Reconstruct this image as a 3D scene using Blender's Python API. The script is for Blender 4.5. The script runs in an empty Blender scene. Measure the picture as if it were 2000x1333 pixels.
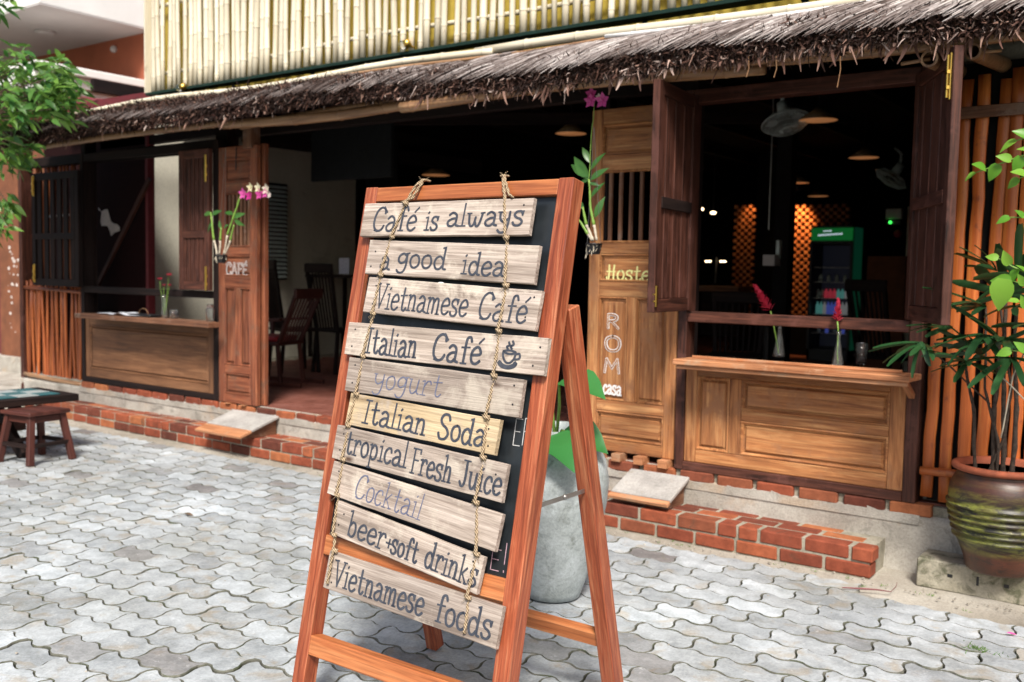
import bpy, math, random
from mathutils import Vector, Matrix, noise
R = math.radians
rnd = random.Random(7)
sc = bpy.context.scene
COL = sc.collection
# ------------------------------------------------------------------ camera, light, exposure
PW, PHT, FPX = 2000.0, 1333.0, 1900.0
PITCH, YAW, ROLL = R(3.961), R(36.23), R(1.1)
CAM = Vector((0, 0, 1.45))
fwd = Vector((-math.sin(YAW) * math.cos(PITCH), math.cos(YAW) * math.cos(PITCH), -math.sin(PITCH)))
_r0 = Vector((math.cos(YAW), math.sin(YAW), 0)); _u0 = _r0.cross(fwd)
cr = _r0 * math.cos(ROLL) + _u0 * math.sin(ROLL)
cu = -_r0 * math.sin(ROLL) + _u0 * math.cos(ROLL)
cd = bpy.data.cameras.new('camera'); cam = bpy.data.objects.new('camera', cd); COL.objects.link(cam)
cd.sensor_fit = 'HORIZONTAL'; cd.sensor_width = 36; cd.lens = 36 * FPX / PW
cd.clip_start = 0.05; cd.clip_end = 800
cam.matrix_world = Matrix(((cr.x, cu.x, -fwd.x, CAM.x), (cr.y, cu.y, -fwd.y, CAM.y), (cr.z, cu.z, -fwd.z, CAM.z), (0, 0, 0, 1)))
cd.dof.use_dof = True; cd.dof.focus_distance = 3.0; cd.dof.aperture_fstop = 3.6
sc.camera = cam
w = bpy.data.worlds.new('World'); sc.world = w; w.use_nodes = True
SUN_EL, SUN_AZ = R(49), R(36)       # azimuth measured from -Y towards +X: light comes over the camera's right shoulder
nt = w.node_tree; bg = nt.nodes['Background']
sky = nt.nodes.new('ShaderNodeTexSky'); sky.sky_type = 'NISHITA'; sky.sun_disc = False
sky.sun_elevation = SUN_EL; sky.sun_rotation = math.pi - SUN_AZ
sky.air_density = 1.0; sky.dust_density = 4.0; sky.ozone_density = 1.0
nt.links.new(sky.outputs[0], bg.inputs[0]); bg.inputs[1].default_value = 0.085
sd = bpy.data.lights.new('sun', 'SUN'); sd.energy = 3.0; sd.angle = R(13); sd.color = (1.0, 0.95, 0.88)
so = bpy.data.objects.new('sun', sd); COL.objects.link(so)
sdir = Vector((math.sin(SUN_AZ) * math.cos(SUN_EL), -math.cos(SUN_AZ) * math.cos(SUN_EL), math.sin(SUN_EL)))
so.rotation_euler = sdir.to_track_quat('Z', 'Y').to_euler(); so.location = sdir * 30
sc.view_settings.view_transform = 'Standard'; sc.view_settings.look = 'None'
sc.view_settings.exposure = 0.9; sc.view_settings.gamma = 1; sc.view_settings.use_curve_mapping = False
sc.cycles.max_bounces = 8; sc.cycles.use_denoising = True
try: sc.cycles.denoiser = 'OPENIMAGEDENOISE'
except Exception: pass

# a survey of the photograph: a sight line through a pixel cut by a real plane gives a place in the world
def ray(x, y): return (fwd * FPX + cr * (x - PW / 2) + cu * (PHT / 2 - y)) / FPX
def onY(x, y, Y): d = ray(x, y); return CAM + d * ((Y - CAM.y) / d.y)
def onX(x, y, X): d = ray(x, y); return CAM + d * ((X - CAM.x) / d.x)
def onZ(x, y, Z): d = ray(x, y); return CAM + d * ((Z - CAM.z) / d.z)
def far(x, y, Z): return CAM + ray(x, y) * Z

# ------------------------------------------------------------------ materials
def mat(name, rough=0.6, spec=0.5):
    m = bpy.data.materials.new(name); m.use_nodes = True
    b = m.node_tree.nodes['Principled BSDF']; b.inputs['Roughness'].default_value = rough
    b.inputs['Specular IOR Level'].default_value = spec
    return m, m.node_tree, b
def N(nt, t, **k):
    n = nt.nodes.new(t)
    for a, v in k.items(): setattr(n, a, v)
    return n
def ramp(nt, stops, fac):
    r = N(nt, 'ShaderNodeValToRGB'); e = r.color_ramp.elements
    while len(e) < len(stops): e.new(0.5)
    for i, (p, c) in enumerate(stops): e[i].position = p; e[i].color = tuple(c) + (1,) if len(c) == 3 else c
    nt.links.new(fac, r.inputs[0]); return r.outputs[0]
def coords(nt, scale=(1, 1, 1), jitter=True):
    tc = N(nt, 'ShaderNodeTexCoord'); mp = N(nt, 'ShaderNodeMapping'); mp.inputs['Scale'].default_value = scale
    if jitter:
        oi = N(nt, 'ShaderNodeObjectInfo'); ma = N(nt, 'ShaderNodeVectorMath', operation='MULTIPLY')
        nt.links.new(oi.outputs['Random'], ma.inputs[0]); ma.inputs[1].default_value = (31.7, 17.3, 23.1)
        ad = N(nt, 'ShaderNodeVectorMath', operation='ADD')
        nt.links.new(tc.outputs['Object'], ad.inputs[0]); nt.links.new(ma.outputs[0], ad.inputs[1])
        nt.links.new(ad.outputs[0], mp.inputs[0])
    else: nt.links.new(tc.outputs['Object'], mp.inputs[0])
    return mp.outputs[0]
def noise_n(nt, vec, scale, detail=6, rough=0.6, dist=0.0):
    n = N(nt, 'ShaderNodeTexNoise'); n.inputs['Scale'].default_value = scale; n.inputs['Detail'].default_value = detail
    n.inputs['Roughness'].default_value = rough; n.inputs['Distortion'].default_value = dist
    nt.links.new(vec, n.inputs['Vector']); return n.outputs['Fac']
def mixc(nt, a, b, fac, mode='MIX'):
    m = N(nt, 'ShaderNodeMix', data_type='RGBA', blend_type=mode)
    for s, v in ((6, a), (7, b), (0, fac)):
        if isinstance(v, (tuple, list)): m.inputs[s].default_value = tuple(v) + (1,) if len(v) == 3 else v
        elif isinstance(v, (int, float)): m.inputs[s].default_value = v
        else: nt.links.new(v, m.inputs[s])
    return m.outputs[2]
def bump(nt, b, h, strength=0.3, dist=0.004):
    bn = N(nt, 'ShaderNodeBump'); bn.inputs['Strength'].default_value = strength; bn.inputs['Distance'].default_value = dist
    nt.links.new(h, bn.inputs['Height']); nt.links.new(bn.outputs[0], b.inputs['Normal'])
def vary(nt, col, lo=0.8, hi=1.15):          # every object its own shade
    oi = N(nt, 'ShaderNodeObjectInfo'); mr = N(nt, 'ShaderNodeMapRange')
    mr.inputs[3].default_value = lo; mr.inputs[4].default_value = hi
    nt.links.new(oi.outputs['Random'], mr.inputs[0])
    cm = N(nt, 'ShaderNodeCombineColor')
    for i in range(3): nt.links.new(mr.outputs[0], cm.inputs[i])
    return mixc(nt, col, cm.outputs[0], 1.0, 'MULTIPLY')
def plain(name, c, rough=0.6, metal=0, spec=0.5, var=0.12, scale=14):
    if max(c) < .06 and not metal and name != 'black_plastic': spec, rough = .12, .85
    m, nt, b = mat(name, rough, spec); b.inputs['Metallic'].default_value = metal
    v = coords(nt); f = noise_n(nt, v, scale)
    c2 = tuple(x * (1 - var * 2) for x in c); c1 = tuple(min(1, x * (1 + var)) for x in c)
    nt.links.new(ramp(nt, [(0.3, c2), (0.7, c1)], f), b.inputs['Base Color']); bump(nt, b, f, 0.15)
    return m
def wood(name, dark, mid, light, axis=0, rough=0.55, spec=0.4, fine=1.0, bumps=0.35, var=(0.85, 1.12), wear=None, knots=None, coarse=1.0):
    m, nt, b = mat(name, rough, spec)
    s = [16 * coarse] * 3; s[axis] = 1.1 * coarse
    v = coords(nt, s); g = noise_n(nt, v, 1.0, 7, 0.62, 1.2)
    s2 = [120 * fine] * 3; s2[axis] = 3.5 * fine
    v2 = coords(nt, s2); f = noise_n(nt, v2, 1.0, 3, 0.6)
    col = ramp(nt, [(0.28, dark), (0.5, mid), (0.74, light)], g)
    lines = ramp(nt, [(0.38, (0.5, 0.46, 0.44)), (0.56, (1, 1, 1))], f)
    col = mixc(nt, col, lines, 0.6, 'MULTIPLY')
    vb = coords(nt); big = noise_n(nt, vb, 2.2, 4)
    col = mixc(nt, col, ramp(nt, [(0.3, (0.72, 0.7, 0.7)), (0.7, (1.15, 1.13, 1.1))], big), 0.7, 'MULTIPLY')
    if wear:
        wf = noise_n(nt, vb, 5.5, 8, 0.7, 0.4)
        wm = ramp(nt, [(0.52, (0, 0, 0)), (0.64, (1, 1, 1))], wf)
        col = mixc(nt, col, wear, wm)
    if knots:
        kv = coords(nt, [9 if i != axis else 4 for i in range(3)])
        vo = N(nt, 'ShaderNodeTexVoronoi'); vo.inputs['Scale'].default_value = 1.0; nt.links.new(kv, vo.inputs['Vector'])
        km = ramp(nt, [(0.03, (1, 1, 1)), (0.13, (0, 0, 0))], vo.outputs['Distance'])
        col = mixc(nt, col, knots, km)
    col = vary(nt, col, *var)
    nt.links.new(col, b.inputs['Base Color'])
    mm = N(nt, 'ShaderNodeMath', operation='ADD'); nt.links.new(g, mm.inputs[0]); nt.links.new(f, mm.inputs[1])
    bump(nt, b, mm.outputs[0], bumps, 0.003)
    rr = N(nt, 'ShaderNodeMapRange'); rr.inputs[3].default_value = rough - 0.12; rr.inputs[4].default_value = rough + 0.2
    nt.links.new(g, rr.inputs[0]); nt.links.new(rr.outputs[0], b.inputs['Roughness'])
    return m
M = {}
for ax, nm in ((0, 'x'), (1, 'y'), (2, 'z')):
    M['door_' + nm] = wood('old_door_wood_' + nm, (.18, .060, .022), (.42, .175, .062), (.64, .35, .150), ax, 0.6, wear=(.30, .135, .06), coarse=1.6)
M['redwood'] = wood('oiled_red_wood', (.16, .032, .015), (.34, .085, .036), (.54, .22, .110), 0, 0.40, 0.45, 1.8, 0.5, (0.92, 1.08), coarse=2.6)
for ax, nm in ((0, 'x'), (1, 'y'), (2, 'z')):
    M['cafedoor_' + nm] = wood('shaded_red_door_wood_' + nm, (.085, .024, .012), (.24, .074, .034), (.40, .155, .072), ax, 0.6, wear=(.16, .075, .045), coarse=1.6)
M['redwood_pale'] = wood('oiled_pale_wood', (.32, .085, .028), (.50, .175, .062), (.62, .28, .12), 0, 0.38, 0.5, 1.2, 0.25, (0.97, 1.05))
M['plank'] = wood('weathered_plank', (.22, .18, .15), (.43, .365, .315), (.62, .55, .49), 0, 0.75, 0.25, 1.0, 0.9, (0.85, 1.14), wear=(.50, .44, .37), knots=(.09, .055, .04), coarse=1.5)
M['plank_tan'] = wood('split_plank', (.30, .22, .13), (.52, .41, .26), (.66, .55, .38), 0, 0.75, 0.25, 1.0, 0.9, (0.95, 1.05), wear=(.38, .32, .26))
for ax, nm in ((0, 'x'), (1, 'y'), (2, 'z')):
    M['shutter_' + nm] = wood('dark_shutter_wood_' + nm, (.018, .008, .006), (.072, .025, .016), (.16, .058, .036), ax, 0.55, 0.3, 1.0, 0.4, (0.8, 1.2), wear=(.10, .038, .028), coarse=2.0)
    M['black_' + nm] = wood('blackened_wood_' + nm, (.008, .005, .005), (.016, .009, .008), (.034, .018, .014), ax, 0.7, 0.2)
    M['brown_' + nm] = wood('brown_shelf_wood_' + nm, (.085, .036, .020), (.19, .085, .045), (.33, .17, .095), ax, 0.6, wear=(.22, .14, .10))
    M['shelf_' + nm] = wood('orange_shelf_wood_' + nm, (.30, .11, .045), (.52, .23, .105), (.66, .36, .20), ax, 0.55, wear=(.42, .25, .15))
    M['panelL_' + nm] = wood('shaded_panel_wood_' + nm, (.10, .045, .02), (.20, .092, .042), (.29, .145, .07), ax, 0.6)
M['stoolwood'] = wood('red_brown_stool', (.04, .012, .009), (.085, .025, .018), (.15, .05, .035), 0, 0.5)
def bamboo(name, a, b_, c, node, rough=0.42, var=(0.82, 1.12)):
    m, nt, b = mat(name, rough, 0.5)
    g = noise_n(nt, coords(nt, (45, 45, 1.6)), 1.0, 5, 0.6)
    col = ramp(nt, [(0.3, a), (0.5, b_), (0.72, c)], g)
    st = noise_n(nt, coords(nt, (14, 14, 9)), 1.0, 5, 0.7)
    col = mixc(nt, col, node, ramp(nt, [(0.60, (0, 0, 0)), (0.72, (.8, .8, .8))], st))
    col = vary(nt, col, *var)
    nt.links.new(col, b.inputs['Base Color']); bump(nt, b, g, 0.2)
    return m
M['bam_pale'] = bamboo('pale_dried_bamboo', (.50, .43, .30), (.66, .60, .46), (.74, .69, .56), (.36, .29, .20), 0.5, (0.78, 1.08))
M['bam_orange'] = bamboo('varnished_orange_bamboo', (.34, .075, .016), (.50, .125, .026), (.66, .22, .050), (.18, .045, .02), 0.42, (0.7, 1.1))
M['bam_brown'] = bamboo('old_red_bamboo', (.13, .032, .012), (.34, .085, .022), (.55, .17, .045), (.05, .02, .012), 0.45, (0.45, 1.25))
M['bam_pole'] = bamboo('weathered_bamboo_pole', (.14, .07, .035), (.27, .145, .07), (.42, .26, .14), (.10, .05, .03))
M['brass'] = plain('brass', (.80, .52, .12), 0.28, 1.0)
M['steel'] = plain('dull_steel', (.34, .33, .32), 0.38, 0.9)
M['black_plastic'] = plain('black_plastic', (.012, .012, .014), 0.42)
M['rope'] = None
def mk_rope():
    m, nt, b = mat('jute_rope', 0.9, 0.1)
    wv = N(nt, 'ShaderNodeTexWave', wave_type='BANDS', bands_direction='DIAGONAL'); wv.inputs['Scale'].default_value = 60
    wv.inputs['Distortion'].default_value = 2.0; nt.links.new(coords(nt), wv.inputs[0])
    nt.links.new(ramp(nt, [(0.1, (.20, .14, .085)), (0.7, (.46, .36, .24))], wv.outputs['Fac']), b.inputs['Base Color'])
    bump(nt, b, wv.outputs['Fac'], 0.9, 0.002); return m
M['rope'] = mk_rope()
def mk_board():
    m, nt, b = mat('chalkboard', 0.34, 0.5); f = noise_n(nt, coords(nt, (1, 1, 1)), 3.5, 8, 0.7, 0.6)
    nt.links.new(ramp(nt, [(0.4, (.010, .013, .016)), (0.62, (.022, .027, .031)), (0.75, (.06, .065, .07))], f), b.inputs['Base Color']); return m
M['board'] = mk_board()
def flat(name, c, rough=0.7, fade=None):
    m, nt, b = mat(name, rough, 0.3); f = noise_n(nt, coords(nt, (60, 60, 60)), 1.0, 4, 0.7)
    nt.links.new(ramp(nt, [(0.35, c), (0.7, fade or tuple(x * 1.5 + .02 for x in c))], f), b.inputs['Base Color']); return m
M['ink'] = flat('slate_ink', (.028, .034, .050), 0.6, (.075, .082, .10)); M['ink_blue'] = flat('blue_ink', (.075, .085, .15), 0.6, (.18, .19, .25))
M['chalk'] = flat('white_paint', (.80, .80, .80), 0.8, (.62, .60, .58)); M['chalk_y'] = flat('yellow_paint', (.60, .58, .24), 0.8)
M['chalk_p'] = flat('pink_chalk', (.34, .22, .26), 0.9); M['chalk_g'] = flat('grey_chalk', (.36, .36, .36), 0.9)
def mk_concrete(name, a, b_, c, rough=0.85, sc1=3.0, stain=(.16, .14, .10), st=(0.56, 0.72), var=None, bs=0.5, stain2=None):
    m, nt, b = mat(name, rough, 0.25)
    v = coords(nt); g = noise_n(nt, v, sc1, 9, 0.66); fine = noise_n(nt, v, 90, 4, 0.7)
    col = ramp(nt, [(0.3, a), (0.5, b_), (0.7, c)], g)
    s = noise_n(nt, v, sc1 * 1.7, 7, 0.7, 0.8)
    col = mixc(nt, col, stain, ramp(nt, [(st[0], (0, 0, 0)), (st[1], (.8, .8, .8))], s))
    if stain2:
        s3 = noise_n(nt, v, sc1 * 0.8, 6, 0.6, 0.5)
        col = mixc(nt, col, stain2, ramp(nt, [(0.55, (0, 0, 0)), (0.66, (.8, .8, .8))], s3))
    col = mixc(nt, col, ramp(nt, [(0.35, (.78, .78, .78)), (0.6, (1.08, 1.08, 1.08))], fine), 0.8, 'MULTIPLY')
    if var: col = vary(nt, col, *var)
    nt.links.new(col, b.inputs['Base Color'])
    mm = N(nt, 'ShaderNodeMath', operation='ADD'); nt.links.new(g, mm.inputs[0]); nt.links.new(fine, mm.inputs[1])
    bump(nt, b, mm.outputs[0], bs, 0.004); return m
M['paver'] = mk_concrete('concrete_paver', (.25, .27, .28), (.36, .385, .40), (.47, .50, .52), 0.8, 8.0, (.62, .65, .67), (0.58, 0.78), None, 0.7, (.33, .30, .25))
def soil(m):
    nt = m.node_tree; b = nt.nodes['Principled BSDF']; src = b.inputs['Base Color'].links[0].from_socket
    oi = N(nt, 'ShaderNodeObjectInfo'); at_ = N(nt, 'ShaderNodeAttribute'); at_.attribute_name = 'shade'; ad = N(nt, 'ShaderNodeMath', operation='ADD'); nt.links.new(oi.outputs['Random'], ad.inputs[0]); nt.links.new(at_.outputs['Fac'], ad.inputs[1])
    fr = N(nt, 'ShaderNodeMath', operation='FRACT'); nt.links.new(ad.outputs[0], fr.inputs[0])
    src = mixc(nt, src, ramp(nt, [(0.0, (.52, .46, .44)), (0.05, (.70, .66, .64)), (0.10, (.84, .85, .86)), (0.5, (1.0, 1.0, 1.0)), (0.86, (1.08, 1.09, 1.10)), (1.0, (1.24, 1.26, 1.28))], fr.outputs[0]), 1.0, 'MULTIPLY')
    ge = N(nt, 'ShaderNodeNewGeometry')
    big = noise_n(nt, ge.outputs['Position'], 0.9, 5, 0.6, 0.4); med = noise_n(nt, ge.outputs['Position'], 4.5, 7, 0.72, 0.8); sp = noise_n(nt, ge.outputs['Position'], 26, 5, 0.7)
    c = mixc(nt, src, ramp(nt, [(0.32, (.74, .73, .69)), (0.5, (.97, .97, .97)), (0.68, (1.16, 1.17, 1.18))], big), 1.0, 'MULTIPLY')
    c = mixc(nt, c, (.17, .165, .13), ramp(nt, [(0.58, (0, 0, 0)), (0.74, (.75, .75, .75))], med))
    c = mixc(nt, c, (.66, .68, .68), ramp(nt, [(0.62, (0, 0, 0)), (0.72, (.55, .55, .55))], sp))
    nt.links.new(c, b.inputs['Base Color'])
soil(M['paver'])
M['sand'] = mk_concrete('sandy_ground', (.20, .18, .14), (.34, .31, .26), (.48, .45, .39), 0.95, 1.4, (.14, .13, .09), (0.6, 0.75), None, 1.0)
M['joint'] = mk_concrete('mossy_joint_sand', (.085, .085, .068), (.14, .14, .115), (.22, .215, .18), 0.95, 4.0, (.055, .075, .03), (0.5, 0.68), None, 1.0)
M['cement'] = mk_concrete('cement_render', (.26, .24, .205), (.38, .355, .31), (.50, .475, .42), 0.88, 3.2, (.15, .14, .12), (0.55, 0.7), None, 0.9, (.42, .33, .24))
M['stair_cement'] = mk_concrete('ramp_cement', (.26, .25, .235), (.36, .345, .325), (.45, .435, .41), 0.88, 5, (.30, .27, .23), (0.58, 0.7), None, 0.5)
M['mortar'] = mk_concrete('mortar', (.20, .185, .14), (.31, .285, .225), (.40, .37, .30), 0.95, 12, (.20, .18, .12), (0.55, 0.7))
M['block'] = mk_concrete('mossy_concrete_block', (.17, .155, .11), (.30, .275, .21), (.42, .39, .31), 0.9, 5, (.07, .075, .04), (0.5, 0.62))
M['jar'] = mk_concrete('grey_ceramic_jar', (.28, .31, .305), (.40, .44, .44), (.52, .57, .58), 0.6, 7, (.13, .145, .12), (0.50, 0.72), None, 0.5)
def mk_brick():
    m, nt, b = mat('red_brick', 0.85, 0.25); v = coords(nt)
    oi = N(nt, 'ShaderNodeObjectInfo')
    base = ramp(nt, [(0.0, (.10, .032, .022)), (0.3, (.22, .055, .030)), (0.65, (.29, .078, .038)), (0.86, (.36, .13, .055)), (1.0, (.16, .042, .028))], oi.outputs['Random'])
    g = noise_n(nt, v, 14, 8, 0.7)
    col = mixc(nt, base, ramp(nt, [(0.3, (.60, .56, .52)), (0.7, (1.25, 1.25, 1.2))], g), 0.9, 'MULTIPLY')
    s = noise_n(nt, v, 9, 6, 0.7, 0.6)
    col = mixc(nt, col, (.075, .045, .03), ramp(nt, [(0.58, (0, 0, 0)), (0.72, (.8, .8, .8))], s))
    s2 = noise_n(nt, coords(nt, (1, 1, 1.4)), 17, 6, 0.7, 0.6)
    col = mixc(nt, col, (.42, .36, .28), ramp(nt, [(0.64, (0, 0, 0)), (0.75, (.6, .6, .6))], s2))
    nt.links.new(col, b.inputs['Base Color']); bump(nt, b, g, 0.8, 0.005); return m
M['brick'] = mk_brick()
M['tile'] = mk_concrete('red_floor_tile', (.16, .055, .04), (.25, .09, .065), (.33, .14, .11), 0.6, 6, (.10, .05, .04), (0.6, 0.75), (0.7, 1.2), 0.3)
def mk_top():
    m, nt, b = mat('bleached_palm_leaf', 0.8, 0.25); at_ = N(nt, 'ShaderNodeAttribute'); at_.attribute_name = 'shade'
    nt.links.new(ramp(nt, [(0.0, (.03, .018, .015)), (0.35, (.095, .070, .063)), (0.7, (.25, .215, .205)), (1.0, (.52, .48, .46))], at_.outputs['Fac']), b.inputs['Base Color']); return m
M['thatch_top'] = mk_top()
def mk_thatch():
    m, nt, b = mat('dried_brown_palm_leaf', 0.75, 0.3)
    at_ = N(nt, 'ShaderNodeAttribute'); at_.attribute_name = 'shade'
    c = ramp(nt, [(0.0, (.010, .005, .004)), (0.45, (.040, .018, .013)), (0.70, (.12, .055, .038)), (0.88, (.28, .17, .13)), (1.0, (.58, .47, .42))], at_.outputs['Fac'])
    nt.links.new(c, b.inputs['Base Color']); return m
M['thatch'] = mk_thatch()
def leafmat(name, a, b_, trans=0.35, rough=0.38):
    m, nt, b = mat(name, rough, 0.5)
    oi = N(nt, 'ShaderNodeObjectInfo'); at_ = N(nt, 'ShaderNodeAttribute'); at_.attribute_name = 'shade'
    ad = N(nt, 'ShaderNodeMath', operation='ADD'); nt.links.new(oi.outputs['Random'], ad.inputs[0]); nt.links.new(at_.outputs['Fac'], ad.inputs[1])
    fr = N(nt, 'ShaderNodeMath', operation='FRACT'); nt.links.new(ad.outputs[0], fr.inputs[0])
    c = ramp(nt, [(0.0, a), (1.0, b_)], fr.outputs[0]); nt.links.new(c, b.inputs['Base Color'])
    tr = N(nt, 'ShaderNodeBsdfTranslucent'); nt.links.new(c, tr.inputs[0])
    mx = N(nt, 'ShaderNodeMixShader'); mx.inputs[0].default_value = trans
    out = nt.nodes['Material Output']; nt.links.new(b.outputs[0], mx.inputs[1]); nt.links.new(tr.outputs[0], mx.inputs[2]); nt.links.new(mx.outputs[0], out.inputs[0])
    return m
M['leaf_tree'] = leafmat('tree_leaf', (.035, .13, .025), (.17, .33, .055), 0.4)
M['leaf_lime'] = leafmat('lime_leaf', (.12, .34, .03), (.26, .50, .06), 0.45)
M['leaf_palm'] = leafmat('palm_leaf', (.012, .050, .016), (.030, .095, .028), 0.2)
M['leaf_orchid'] = leafmat('orchid_leaf', (.030, .105, .020), (.075, .19, .035), 0.25)
M['leaf_lily'] = leafmat('broad_leaf', (.028, .15, .035), (.045, .21, .05), 0.3)
M['petal'] = leafmat('magenta_petal', (.52, .03, .24), (.72, .12, .42), 0.3)
M['petal_w'] = leafmat('white_petal', (.72, .62, .60), (.80, .74, .45), 0.3)
M['petal_r'] = leafmat('crimson_petal', (.42, .015, .045), (.62, .05, .10), 0.2)
M['stem'] = plain('green_stem', (.18, .32, .05), 0.5); M['stem_w'] = plain('papery_stem', (.50, .44, .34), 0.8)
M['trunk'] = plain('fibrous_trunk', (.060, .040, .028), 0.9, var=0.4, scale=60)
M['bark'] = plain('brown_bark', (.13, .085, .05), 0.9, var=0.35, scale=30)
def mk_terracotta():
    m, nt, b = mat('mossy_glazed_terracotta', 0.38, 0.5); v = coords(nt, (1, 1, 1), False)
    g = noise_n(nt, v, 8, 8, 0.7)
    col = ramp(nt, [(0.35, (.045, .018, .012)), (0.6, (.085, .026, .014)), (0.78, (.20, .050, .022))], g)
    vb = N(nt, 'ShaderNodeTexCoord'); sx = N(nt, 'ShaderNodeSeparateXYZ'); nt.links.new(vb.outputs['Object'], sx.inputs[0])
    band = N(nt, 'ShaderNodeMapRange'); band.inputs[1].default_value = 0.08; band.inputs[2].default_value = 0.40; nt.links.new(sx.outputs[2], band.inputs[0])
    bc = ramp(nt, [(0.0, (0, 0, 0)), (0.18, (1, 1, 1)), (0.8, (1, 1, 1)), (1.0, (.15, .15, .15))], band.outputs[0])
    nz = noise_n(nt, coords(nt, (3.5, 3.5, 22), False), 1.0, 7, 0.72, 0.5)
    ol = mixc(nt, (.016, .014, .010), (.17, .18, .03), ramp(nt, [(0.42, (0, 0, 0)), (0.56, (1, 1, 1))], nz))
    ol = mixc(nt, ol, (.50, .46, .26), ramp(nt, [(0.60, (0, 0, 0)), (0.66, (.8, .8, .8))], nz))
    g2 = noise_n(nt, coords(nt, (9, 9, 30), False), 1.0, 8, 0.75, 0.6)
    ol = mixc(nt, ol, (.012, .010, .008), ramp(nt, [(0.50, (0, 0, 0)), (0.57, (.9, .9, .9))], g2))
    col = mixc(nt, col, (.02, .015, .012), ramp(nt, [(0.52, (0, 0, 0)), (0.62, (.8, .8, .8))], g2))
    col = mixc(nt, col, ol, mixc(nt, bc, ramp(nt, [(0.35, (.45, .45, .45)), (0.5, (1, 1, 1))], g), 1.0, 'MULTIPLY'))
    nt.links.new(col, b.inputs['Base Color']); bump(nt, b, nz, 0.5, 0.004); return m
M['terracotta'] = mk_terracotta()
M['terra_rim'] = plain('bare_terracotta', (.30, .075, .032), 0.8, var=0.2)
M['glass'] = None
def mk_glass():
    m, nt, b = mat('clear_glass', 0.06, 0.8); b.inputs['Transmission Weight'].default_value = 0.97; b.inputs['IOR'].default_value = 1.35
    b.inputs['Base Color'].default_value = (.93, .96, .95, 1); return m
M['glass'] = mk_glass()
def emit(name, c, s, base=(.02, .02, .02)):
    m, nt, b = mat(name, 0.5); b.inputs['Base Color'].default_value = base + (1,)
    b.inputs['Emission Color'].default_value = c + (1,); b.inputs['Emission Strength'].default_value = s; return m
M['bulb'] = emit('glowing_bulb', (1, .72, .40), 5.0); M['green_led'] = emit('green_led', (.05, 1, .1), 1.4)
M['fridge_sign'] = emit('lit_green_sign', (.004, .17, .03), 0.22); M['fridge_text'] = emit('lit_white_letters', (.75, .85, 1), 0.45)
M['fridge_in'] = emit('dim_fridge_light', (.10, .12, .22), 0.012); M['can_red'] = emit('glowing_red_cans', (.6, .05, .08), 0.16); M['can_blue'] = emit('lit_blue_bottles', (.10, .14, .6), 0.15)
M['can_teal'] = emit('lit_teal_cans', (.15, .5, .45), 0.12); M['can_white'] = emit('lit_pale_bottles', (.5, .5, .5), 0.10)  # emission puts the fridge lighting into the cans and bottles themselves
M['lattice'] = mk_concrete('lattice_brick', (.30, .10, .04), (.45, .17, .07), (.55, .25, .11), 0.85, 8, (.2, .07, .03), (0.6, 0.75), (0.8, 1.1))
M['dark_wall'] = plain('interior_gloom_black', (.010, .009, .009), 0.8); M['dark_ceiling'] = plain('dark_ceiling', (.006, .005, .005), 0.9)  # near-black tones put the darkness of the interior into the colour
M['white_wall'] = mk_concrete('cream_plaster', (.58, .55, .44), (.65, .62, .51), (.70, .67, .56), 0.9, 1.2, (.30, .28, .22), (0.6, 0.8), None, 0.1)
M['maroon'] = plain('maroon_paint', (.14, .018, .022), 0.6); M['oxblood'] = plain('oxblood_board', (.014, .003, .003), 0.6)
M['mustard'] = plain('mustard_wall', (.52, .39, .06), 0.8, var=0.12, scale=3); M['green_tin'] = plain('dark_green_metal', (.012, .030, .024), 0.4)
M['terra_wall'] = plain('terracotta_render', (.34, .095, .045), 0.85, var=0.12, scale=2); M['white_paint'] = plain('white_masonry', (.78, .78, .75), 0.8, var=0.04, scale=2)
M['soffit'] = plain('grey_soffit', (.52, .49, .48), 0.9, var=0.05, scale=1.5); M['peel'] = flat('bare_plaster', (.50, .44, .40), 0.9)
M['neigh'] = plain('brown_render', (.20, .070, .030), 0.85, var=0.2, scale=4); M['shade_lamp'] = plain('rusty_lamp_shade', (.20, .12, .05), 0.5)
M['lamp_in'] = emit('warm_lamp_inside', (.55, .22, .08), 0.22, (.5, .3, .15)); M['fan'] = plain('grey_green_fan', (.66, .76, .74), 0.4)
M['cloth'] = plain('white_cloth', (.72, .74, .80), 0.9, var=0.05); M['pink'] = plain('pink_balloon_skin', (.55, .22, .26), 0.4)
M['teal_tile'] = plain('teal_tile', (.02, .13, .15), 0.35); M['white_tile'] = plain('white_tile', (.34, .40, .40), 0.35)
M['black_board'] = plain('black_panel', (.010, .011, .012), 0.5); M['paper'] = flat('pale_paper', (.55, .57, .70), 0.8)
M['fringe_grass'] = leafmat('weed_blade', (.10, .22, .04), (.18, .30, .06)); M['red_paint'] = plain('red_fabric', (.32, .02, .025), 0.6)
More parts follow.
